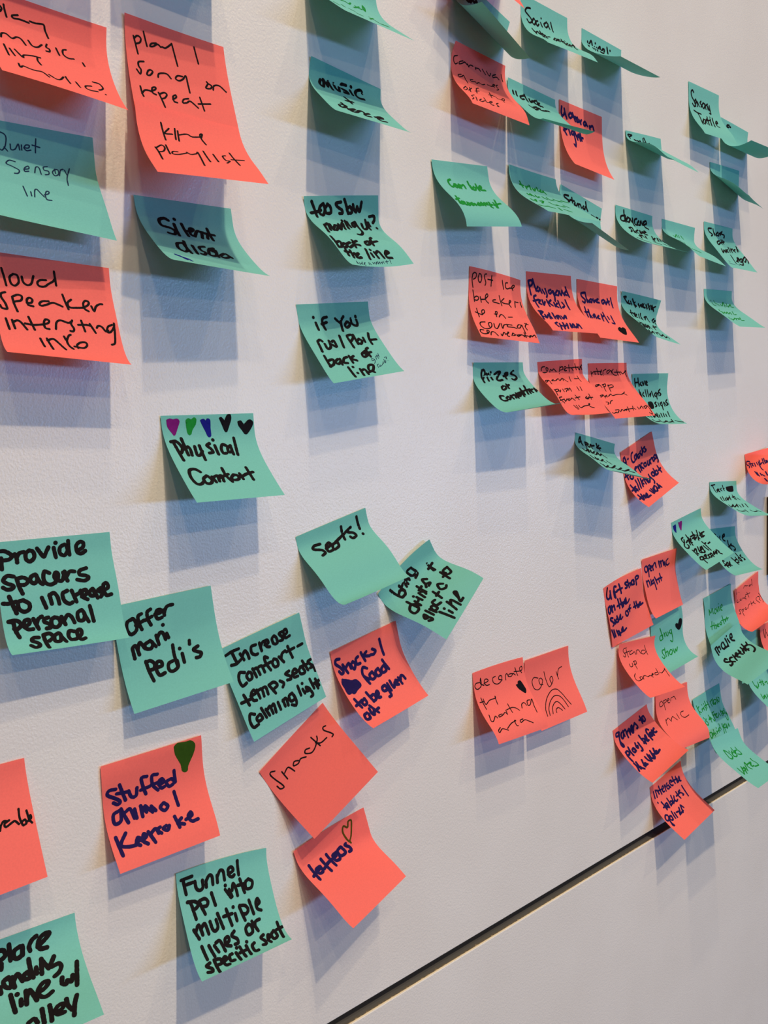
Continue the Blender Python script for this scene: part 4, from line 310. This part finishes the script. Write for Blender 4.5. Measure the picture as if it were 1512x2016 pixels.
["teach","t",[1051.8016,-58.297,-0.0219,0.4969,0.0582,0.9418,1.0569,1.613,-0.0602],[0.12,-0.16,0.24,-0.29,0.42,-0.66,0.33,0.31,0.01,0.09,-0.19,0.11,0.16,-0.18,-0.33,0.28,-1.03,0.78],"teal sticky note reading \"Teach about the\", with a blacked out word",[["k",1.7,"50,65 187,51;104,67 172,199;221,162 282,135 223,192;324,136 280,178 330,187;413,124 373,151 415,175;463,77 506,170;479,140 524,134;172,316 108,380 84,426;277,298 165,415;331,340 225,416;424,322 306,406 513,324;571,287 461,398;716,272 648,392;633,327 754,311;754,311 689,404;797,352 826,408;79,548 41,622 243,552;266,540 160,625 393,556;440,532 308,630;483,559 427,634;652,539 542,626;798,532 698,645;96,711 157,765 329,760;405,724 366,802;587,745 629,803 776,797;826,759 886,824;#595,112 826,100 857,136 836,187 684,190 606,165"]]],
["entertain","t",[953.6827,-105.6144,0.1856,0.4266,-0.0785,0.6314,0.7676,1.0489,-0.0066],[0.21,0.0,0.1,-0.2,0.0,-0.58,0.09,-0.15,0.02,0.08,0.04,0.47,0.06,0.01,-0.15,0.23,-0.46,0.5],"teal sticky note reading \"Entertain- ment- passive\" with a blue and a purple heart",[["k",1.9,"199,326 128,344 131,420 185,370;131,420 74,469 85,518 129,529 183,497 168,472;310,315 302,386 256,466;183,432 269,412 233,496;324,369 279,521;286,444 347,428 362,401 292,447 321,477;517,318 484,400 441,462;391,380 518,374;404,423 461,418 427,457;535,393 496,392 471,448 527,429;652,332 602,404 514,497;569,405 571,485;690,383 636,483;632,441 734,412 669,481 740,475;753,413 813,414;163,595 171,652 172,712;183,616 270,597 203,678 222,699;346,586 285,683 323,712;310,666 411,652 410,612 335,676 361,727 424,712;448,613 399,729;500,620 500,661 520,730;549,551 564,618 565,687 571,751;563,604 615,597;648,630 719,624;146,790 178,762 247,770 245,804 182,819 137,802;234,778 205,843 204,900;290,781 360,768 294,824 244,817;309,775 306,829 317,848;429,797 384,806 394,838 355,850;505,794 453,807 464,840 418,856;511,803 486,871;595,796 534,841 599,826 604,842;640,800 609,859 692,794;698,803 715,832 686,863 721,905"],["b",1.0,"#50,71 87,74 112,68 136,75 135,134 107,200 84,180 61,133"],["p",1.0,"#224,59 274,66 299,59 337,69 323,133 266,206 251,174 234,95"]]],
["kids","t",[1047.5809,-122.2885,-0.0247,0.4369,-0.0313,0.4804,0.7429,1.3307,0.017],[-0.48,-0.14,0.13,-0.28,0.75,-0.64,-0.08,0.1,0.04,0.09,0.31,0.28,0.12,0.07,-0.19,0.31,-0.65,0.63],"teal sticky note reading \"for kids\" in black, partly hidden by the entertainment note",[["k",2.1,"237,100 280,126;340,162 356,179;426,156 407,186 414,219;501,185 589,159 590,124 530,147 505,193 521,235 566,251;658,254 633,319 634,388 652,434;599,376 664,356;739,324 693,350 773,375 799,422 758,454 725,455;164,629 133,616 106,651 114,709 138,768;65,723 186,689;232,665 162,696 155,734 229,714 245,667;320,657 268,719 296,743;298,673 220,753;468,593 502,660 529,744;613,634 516,661 511,700 591,711;609,600;619,654 614,693;741,621 690,624 676,671 719,687 750,651;703,526 721,599 740,695;836,569 787,597 838,632 874,667 837,682"]]],
["gift_shop","r",[804.2015,-169.5646,0.2067,0.4115,-0.0676,0.1284,-0.0673,0.228,0.5738],[-0.31,-0.42,0.04,0.77,1.02,-1.1,-0.88,0.09,-0.17,0.34,0.33,0.19,-0.64,0.58,-0.25,0.49,0.07,0.92],"coral sticky note reading \"Gift shop on the side of the line\" in navy",[["n",2.3,"105,40 73,110 60,183 87,218 124,208 146,167;160,112 156,176 152,236;239,142 236,196 234,239;313,97 275,83 253,125 255,192 256,259;240,175 319,176;389,86 399,155 401,234;315,164 446,166;588,117 536,114 536,141 575,171 554,198 519,195;605,92 610,161 619,214;618,163 658,151 665,196;747,131 699,138 695,189 740,203 767,166 747,131 759,209;809,110 816,170 820,236;809,110 851,93 896,113 880,143 819,153;81,331 44,344 28,405 44,440 78,413 87,361 81,331;119,340 114,405 119,443;124,375 175,350 180,386 179,430;290,294 297,374 301,443;247,394 422,387;345,302 357,385 377,461;355,396 394,388 405,449;435,414 475,407 466,358 439,393 470,433 540,431 576,398;488,344 493,414;93,532 46,514 37,544 86,597 104,639 73,655;129,569 141,642;202,575 161,593 181,635 230,632 213,568;200,540 229,643;252,618 295,600 293,548 270,591 310,630 353,612;502,567 452,558 449,610 491,649 525,622 502,567;587,501 558,530 569,604;525,547 606,561;708,494 736,610;685,574 837,584;767,511 797,622;782,581 819,583 825,620;844,592 880,564 857,562 858,603 930,594;25,705 79,855;79,727 119,854;152,763 206,867;168,792 217,801 250,885;248,849 327,840 330,777 294,809 343,852 422,832"]]],
["mic_night","r",[885.0313,-145.3019,0.0938,1.4803,-0.1605,0.1419,0.215,0.8506,-0.1749],[-1.03,0.04,-0.04,-0.16,0.9,-0.44,-0.51,0.05,0.03,0.02,0.65,-0.0,-0.25,0.22,0.06,0.18,0.36,0.23],"coral sticky note reading \"open mic night\" in navy marker",[["n",2.0,"133,139 85,153 87,209 123,241 163,218 161,169 126,133;181,149 194,241 188,324;181,153 222,137 236,185 199,210;241,211 278,194 264,159 240,186 252,237 286,245;306,168 329,246;315,202 351,136 386,143 418,221;480,126 531,245;497,150 545,144 574,242;541,168 599,138 646,233;654,175 690,259;755,141 709,170 718,231 762,253 804,233;83,376 101,477;89,401 153,384 172,473;220,383 211,470;296,401 234,427 244,461 296,441 296,401;297,417 318,503 330,571;336,369 367,433 384,490;360,431 444,426 456,478;500,345 513,401 521,468;440,417 552,422"]]],
["drag","t",[901.1237,-223.678,0.1091,0.7115,0.1007,-0.0688,0.4503,1.4395,-0.0311],[-0.17,-0.03,0.05,-0.09,0.27,-0.2,-0.18,0.02,0.05,0.0,0.37,-0.02,-0.08,0.09,-0.01,0.09,0.02,0.15],"teal sticky note reading \"drag show\" in green with a black heart",[["g",1.5,"351,355 279,361 289,432 361,426 363,358;277,217 373,429;399,328 435,407;411,359 459,338;508,346 472,377 519,418 545,370;605,333 569,364 630,409 642,343;643,371 668,503 641,556 590,520;365,615 296,608 277,656 297,718 242,736 226,702;378,592 335,730;365,670 432,663 392,735;501,671 444,708 490,738 561,689 520,662;600,673 589,741 661,692 659,734 735,680"],["h",1.3,"#763,281 801,277 851,299 888,225 951,236 969,297 942,374 891,409 841,387 777,327"]]],
["standup","r",[830.1267,-239.9819,-0.0436,4.5911,-0.1727,0.602,0.8485,1.2584,0.0091],[-1.24,-0.26,0.18,-0.23,1.61,-0.4,-0.25,0.58,0.09,0.11,0.62,-0.14,-0.38,0.51,-0.16,0.27,-0.09,0.08],"coral sticky note reading \"Stand up Comedy\" in thin pen",[["k",0.95,"213,96 138,102 127,147 171,199 145,235 108,212;206,124 233,248;160,174 288,159;366,158 304,172 289,216 371,205 416,188 443,238;467,230 478,180 538,177 574,234;707,207 631,196 592,237 660,258 740,223;716,128 731,198 746,281;173,358 168,407 233,399 255,353;311,331 294,467;298,335 368,334 348,380 282,388;170,530 106,572 84,635 128,664 253,640 261,607 208,611 192,642;264,656 308,609 369,607 399,634 467,626 516,636;516,636 582,614 564,603 503,647 522,665;715,604 643,604 612,640 691,642;737,539 715,639;765,614 802,635 936,591 947,572 933,647 918,724"]]],
["open_mic","r",[912.6667,-319.709,-0.0297,0.8056,0.0949,0.2969,0.8896,0.2511,0.1049],[-0.26,-0.07,-0.07,0.37,0.23,1.14,-0.56,-1.11,-0.15,-0.19,-0.12,0.36,1.6,-0.12,0.09,-0.47,-1.21,-0.91],"coral sticky note reading \"open MIC\" in thin pen",[["k",0.95,"174,155 119,178 124,231 175,242 223,212 185,157;239,157 268,320;238,169 315,156 311,196 255,207;333,189 410,182 391,160 358,165 372,221 424,232;449,214 467,170 512,162 567,162 613,219;184,461 145,558;176,483 259,455 275,484 299,522;288,513 376,459 401,478 450,540;513,442 515,527;712,440 633,446 600,503 658,545 786,531"]]],
["games","r",[819.2783,-344.8968,0.2108,0.6187,-0.0445,0.6609,0.9206,1.4054,0.0648],[0.08,0.48,-0.08,0.08,-0.26,-0.28,-0.03,-0.12,-0.04,-0.0,-0.13,0.11,0.37,-0.55,0.07,-0.06,-0.17,0.4],"coral sticky note reading \"games to play before the note\" in navy",[["n",2.3,"141,93 75,85 65,134 115,140 153,104;153,104 121,178 107,243 131,310 107,326 87,288 102,232;215,133 182,153 171,211 213,213 257,152;251,122 251,212;281,136 319,136 306,258;336,180 410,160 377,246;385,194 455,200 496,145 459,155 432,235 457,247;578,137 515,182 463,241;576,141 608,198 601,223 570,231;742,97 747,160 742,219;702,148 798,174;830,132 775,144 769,189 801,214 842,195 839,141;71,412 62,486 67,575;71,412 113,406 135,437 111,464 59,465;179,373 163,443 164,514;261,428 215,442 212,481 245,489 272,443 269,482;352,387 321,451 340,471 361,442;409,408 403,456 400,506 382,537 354,537;516,335 513,414 530,496;532,404 563,421 540,471 503,471;566,444 608,446 634,388 596,419 586,476 627,478;764,355 734,328 697,360 690,429 688,508;682,435 757,435;763,406 722,415 717,455 759,457 772,411;812,391 786,472;879,386 831,412 843,451 882,451;57,606 59,659 44,703 24,739;104,613 90,679 82,728;59,691 106,699 105,721 134,762;223,638 191,700 178,746;175,722 230,724 230,703 190,732 252,739;314,635 317,703 351,742;385,625 365,689 362,744;405,659 388,715;482,613 453,689 434,745;485,676 467,721 426,740 404,714;567,616 525,690 556,711;583,670 509,691 556,711 651,691"]]],
["tablets","r",[898.6881,-438.4655,0.1855,0.5933,-0.0084,0.4898,0.8827,0.9605,0.0119],[0.27,0.06,-0.01,0.02,-0.29,-0.01,-0.13,-0.44,-0.01,-0.01,0.08,0.41,0.18,-0.08,0.02,-0.02,-0.12,0.03],"coral sticky note reading \"interactive tablets/ games\", its lower half over the dark wall groove",[["n",2.0,"83,120 82,179 81,233;136,117 146,186 140,246;143,142 187,147 215,224;247,103 267,187 277,256;193,167 326,191;319,204 370,195 359,155 324,181 331,244 364,252;410,163 408,266;412,216 463,181 492,170;507,212 465,217 459,249 496,272 523,246 507,212 548,276;626,184 579,169 560,203 590,262 629,273;671,140 681,211 697,276;598,205 772,230;762,181 762,243 757,289;788,229 785,294;793,285 842,274 854,227 829,250 832,295 862,306;99,318 102,328;181,352 198,416 201,498;158,439 273,457;286,419 228,423 213,469 263,478 289,430 275,499;339,369 342,423 330,497;342,450 396,443 398,480 348,489;455,376 441,431 414,498;407,485 462,478 513,416 484,454 492,504 542,495;608,386 611,459 622,512;566,444 663,441;710,408 657,420 708,456 734,498 706,502;813,380 809,465 798,563;127,566 89,544 41,580 41,623 92,630 126,584;91,620 80,690 88,745 65,731 79,680 86,655;166,598 118,617 125,660 164,664 183,608;252,564 231,628 219,678;285,611 266,688;325,626 382,640 352,691;442,598 376,686;505,587 462,659 439,695;513,592 529,645;392,686 471,674"]]],
["movie_theater","t",[1034.7913,-214.6573,0.1295,0.4957,0.112,-0.0603,0.2411,0.2583,0.2792],[-0.77,-0.74,-0.07,-0.38,0.61,-0.24,-0.5,0.16,-0.06,0.05,0.34,0.02,-0.17,1.02,-0.03,0.41,0.1,-0.03],"teal sticky note reading \"movie theater\" in green, upper of two overlapping teal notes",[["g",1.5,"158,260 177,372;169,275 231,350 277,274 312,385;384,307 348,351 380,406 430,365 384,307;447,314 474,400 500,319;522,314 537,396;512,256;576,363 645,339 631,301 583,332 581,387 624,411;230,515 183,650;163,589 267,593;284,554 271,660;296,612 338,603 313,667;353,629 403,622 397,598 356,641 403,656;494,594 441,622 483,646 513,611;576,507 573,651;520,580 629,589;625,611 672,580 622,632;699,566 687,618;698,599 739,589"]]],
["screening","t",[1027.8058,-276.093,0.2474,14.3811,0.0598,0.5178,1.2849,1.1139,0.1591],[-0.39,-1.07,0.23,-0.16,0.92,0.45,-0.18,0.89,0.02,-0.05,0.34,-0.62,-0.84,1.05,-0.28,-0.35,-0.05,-1.32],"teal sticky note reading \"movie screening\" in black, stuck over the movie theater note",[["k",2.4,"110,117 136,194 153,261;121,112 170,109 182,163 203,231;191,146 250,141 262,200;368,112 316,141 322,207 369,239 413,207 399,127;476,88 500,163 498,246;376,232 479,237;543,124 571,205;539,67;622,149 693,155 702,97 654,97 632,149 656,201 710,231;264,411 238,385 179,413 223,450 304,486 279,526 213,539 216,519;393,433 341,423 303,451 313,491 362,524;445,413 412,523;448,453 503,461;477,444 536,455 549,416 501,433 490,481 525,513;630,405 635,449 578,454;630,405 603,471 624,501;717,391 709,455 666,500;690,457 760,431 737,491;794,359 785,448 786,513;810,408 775,488 820,490;909,374 885,414 828,419;880,418 930,462 926,529 890,572 822,595"]]],
["broadcast","r",[1118.2082,-214.4206,0.2251,2.0598,-0.0046,-0.087,0.4852,1.6583,0.1106],[0.99,-1.92,0.18,-0.42,-0.56,0.38,-0.01,0.59,0.18,-0.26,0.52,-0.28,-1.76,2.38,0.14,-1.07,1.31,-1.58],"coral sticky note reading \"broadcast sports(?)\" with its upper left corner curled out",[["k",0.95,"349,100 401,72 473,102 522,116;648,149 585,141 623,169 699,157;701,55 726,198;58,104 85,84;154,102 165,113;105,244 82,272 108,308 181,313;254,281 205,286 254,319 328,299 388,336;450,312 401,317 447,359 432,377;500,247 566,375;426,278 624,308;199,491 145,483 170,529 171,565 123,553;238,506 246,635;243,520 301,518 277,557;393,517 348,535 386,561 433,543;452,562 510,513 559,508;610,480 609,562;596,522 681,530;719,510 688,521 725,571;841,485 805,519 860,601;875,487 933,503 923,541 890,552;923,580;952,440 988,532 988,600 956,630"]]],
["teal_between","t",[1144.0458,-277.7621,-0.1634,0.6051,-0.0009,0.0578,0.1223,0.1905,-0.001],[-0.06,0.64,-0.03,-0.05,0.05,-0.42,-0.02,0.2,-0.01,0.0,0.01,-0.15,0.01,-0.1,0.0,-0.0,-0.01,0.07],"teal sticky note of which one blank patch shows between two coral notes",[]],
["video","r",[1191.1878,-277.5965,0.03,5.998,-0.0838,0.3075,0.7045,0.9421,0.0],[0.01,-0.02,-0.0,0.03,-0.0,0.03,-0.06,0.04,-0.01,0.02,0.01,0.01,-0.0,0.08,-0.0,0.02,0.0,-0.02],"coral sticky note cut by the right edge, showing only the letters \"VI\"",[["k",1.4,"137,110 174,291 237,131;256,193 296,270"]]],
["let_them","t",[1136.859,-345.9294,0.1707,11.9897,0.2219,0.7415,0.8272,0.9007,-0.0447],[-0.09,-0.13,-0.02,-0.04,0.01,0.02,0.1,0.07,0.02,0.01,-0.01,-0.0,0.05,0.01,0.02,0.01,-0.01,-0.01],"teal sticky note reading \"Let them leave\" in green, cut by the right edge",[["g",1.5,"144,107 155,195 182,272;182,272 286,221;194,211 184,251;292,180 257,252;402,175 358,266;330,210 462,236;457,205 399,299;436,254 440,301;492,278 557,276;567,280 545,332;135,382 90,474;138,448 219,438 122,473;203,463 179,500;284,452 235,503"]]],
["someone","t",[1002.9453,-347.8777,0.0754,1.5406,0.1098,0.5078,0.4098,0.5988,-0.1982],[0.19,-0.2,-0.01,0.04,-0.32,0.19,0.85,0.4,0.08,0.15,-0.45,0.19,0.78,0.52,-0.02,0.07,-0.92,-0.44],"teal sticky note with three lines of green writing, right of the open MIC note",[["g",1.5,"83,145 98,216 97,304;160,181 114,198 102,249 164,293;227,249 218,286;228,257 279,250 298,287;270,180 273,189;295,231 302,265;336,181 340,190;399,232 342,238 377,280 350,308;380,151 407,219 411,283;366,229 465,236;468,178 493,245 508,305;577,216 603,311;592,221 647,206 651,271 667,299;684,194 701,302 748,285;722,229 680,280 744,315 795,260 740,227;827,214 827,325;833,248 885,320 914,257 873,228;142,383 150,406;130,452 113,503;207,428 165,447 203,491 180,532 133,517;337,400 343,471 336,530;281,468 399,473;309,453 372,448 363,486;570,405 493,414 489,494 479,531 433,537 425,498;562,436 558,516;484,451 611,459;646,462 581,482 600,529 680,498;709,474 735,532;816,451 795,485 792,550;823,478 873,502 827,553;909,489 829,521 908,538;948,464 936,547 971,582;980,544 946,632 909,669 880,652 890,598;78,611 69,671 86,761;87,653 162,669 135,731 78,751;151,697 211,693 155,729;255,644 239,702 238,756;220,719 280,715 290,742;379,644 372,658;340,695 344,744;355,716 416,712 419,744;528,624 518,689 527,724;504,684 435,694 472,730;619,653 610,727 577,811;658,670 654,756 646,817;736,687 624,715 724,747 744,713;772,706 733,774 837,735;851,715 853,772"]]],
["dicks","t",[973.6238,-386.6874,-0.0256,42.8271,0.3787,0.985,1.0577,1.3001,-0.0775],[-1.14,1.66,-0.53,0.42,-0.05,-0.4,-0.15,-0.45,-0.15,0.11,-0.48,0.29,1.6,-1.45,0.49,0.22,-0.2,1.2],"teal sticky note with two green words, lowest teal note at the right edge",[["g",1.6,"237,233 230,302 219,379 259,410;246,227 301,270 330,330 323,383 265,407;369,275 372,297;449,292 386,346 373,388;464,331 441,316 386,355 410,404 473,399;500,246 497,314 496,387;599,315 508,317 487,365 543,326;636,268 633,315 658,368 637,410 586,404 542,382;124,574 116,634 115,707;246,582 187,650 126,706;282,614 213,630 205,666 295,649 305,612 204,715;458,554 412,579;385,600 296,689;463,556 416,651 447,703;451,603 599,602 516,655;622,599 565,600 523,668 591,671;724,550 707,586 739,639 732,699 684,704 596,694"]]],
["above_left","r",[156.0,395.0,0.0,0.6,0.0,0.5,0.75,0.85,0.03],[0.0,0.0,0.0,0.0,0.0,0.0,0.0,0.0,0.0,0.0,0.0,0.0,0.0,0.0,0.0,0.0,0.0,0.0],"coral sticky note beyond the top left corner, shading the play music note",[]],
["above_play","t",[247.0,402.0,-0.03,0.6,0.0,0.5,0.8,0.9,-0.02],[0.0,0.0,0.0,0.0,0.0,0.0,0.0,0.0,0.0,0.0,0.0,0.0,0.0,0.0,0.0,0.0,0.0,0.0],"teal sticky note beyond the top edge, shading the play 1 song note",[]]
]
for k, (key, col, p, cor, label, inks) in enumerate(NOTES):
    V, F = note_mesh(p, cor)
    c = V.mean(0)
    note = mesh_obj('sticky_note', V-c, F, M_PAPER[col], c)
    note['label'] = label; note['category'] = 'sticky note'; note['group'] = 'handwritten sticky notes on the wall'
    for q, (ic, wd, st) in enumerate(inks):
        v2, f2, hh = ink_mesh(st, wd*(1.05 if wd > 2.45 else 1.18 if wd > 1.5 else 1.12), k*7+q)
        s, t = np.clip(v2[:, 0]/W, .002, .998), np.clip(v2[:, 1]/W, .002, .998)
        off = .10 + .02*q
        v3 = to_world(lifted(p, cor, s, t, off + hh))
        heart = st[0] == '#' and len(st) < 200 and ';' not in st
        o = mesh_obj('drawn_heart' if heart or ic == 'o' else 'handwriting', v3-c, f2, M_INK[ic], (0, 0, 0), note, smooth=False)
        if len(inks) > 1 or heart: o['label'] = INKNAME[ic] + (' marker heart' if heart or ic == 'o' else ' writing')
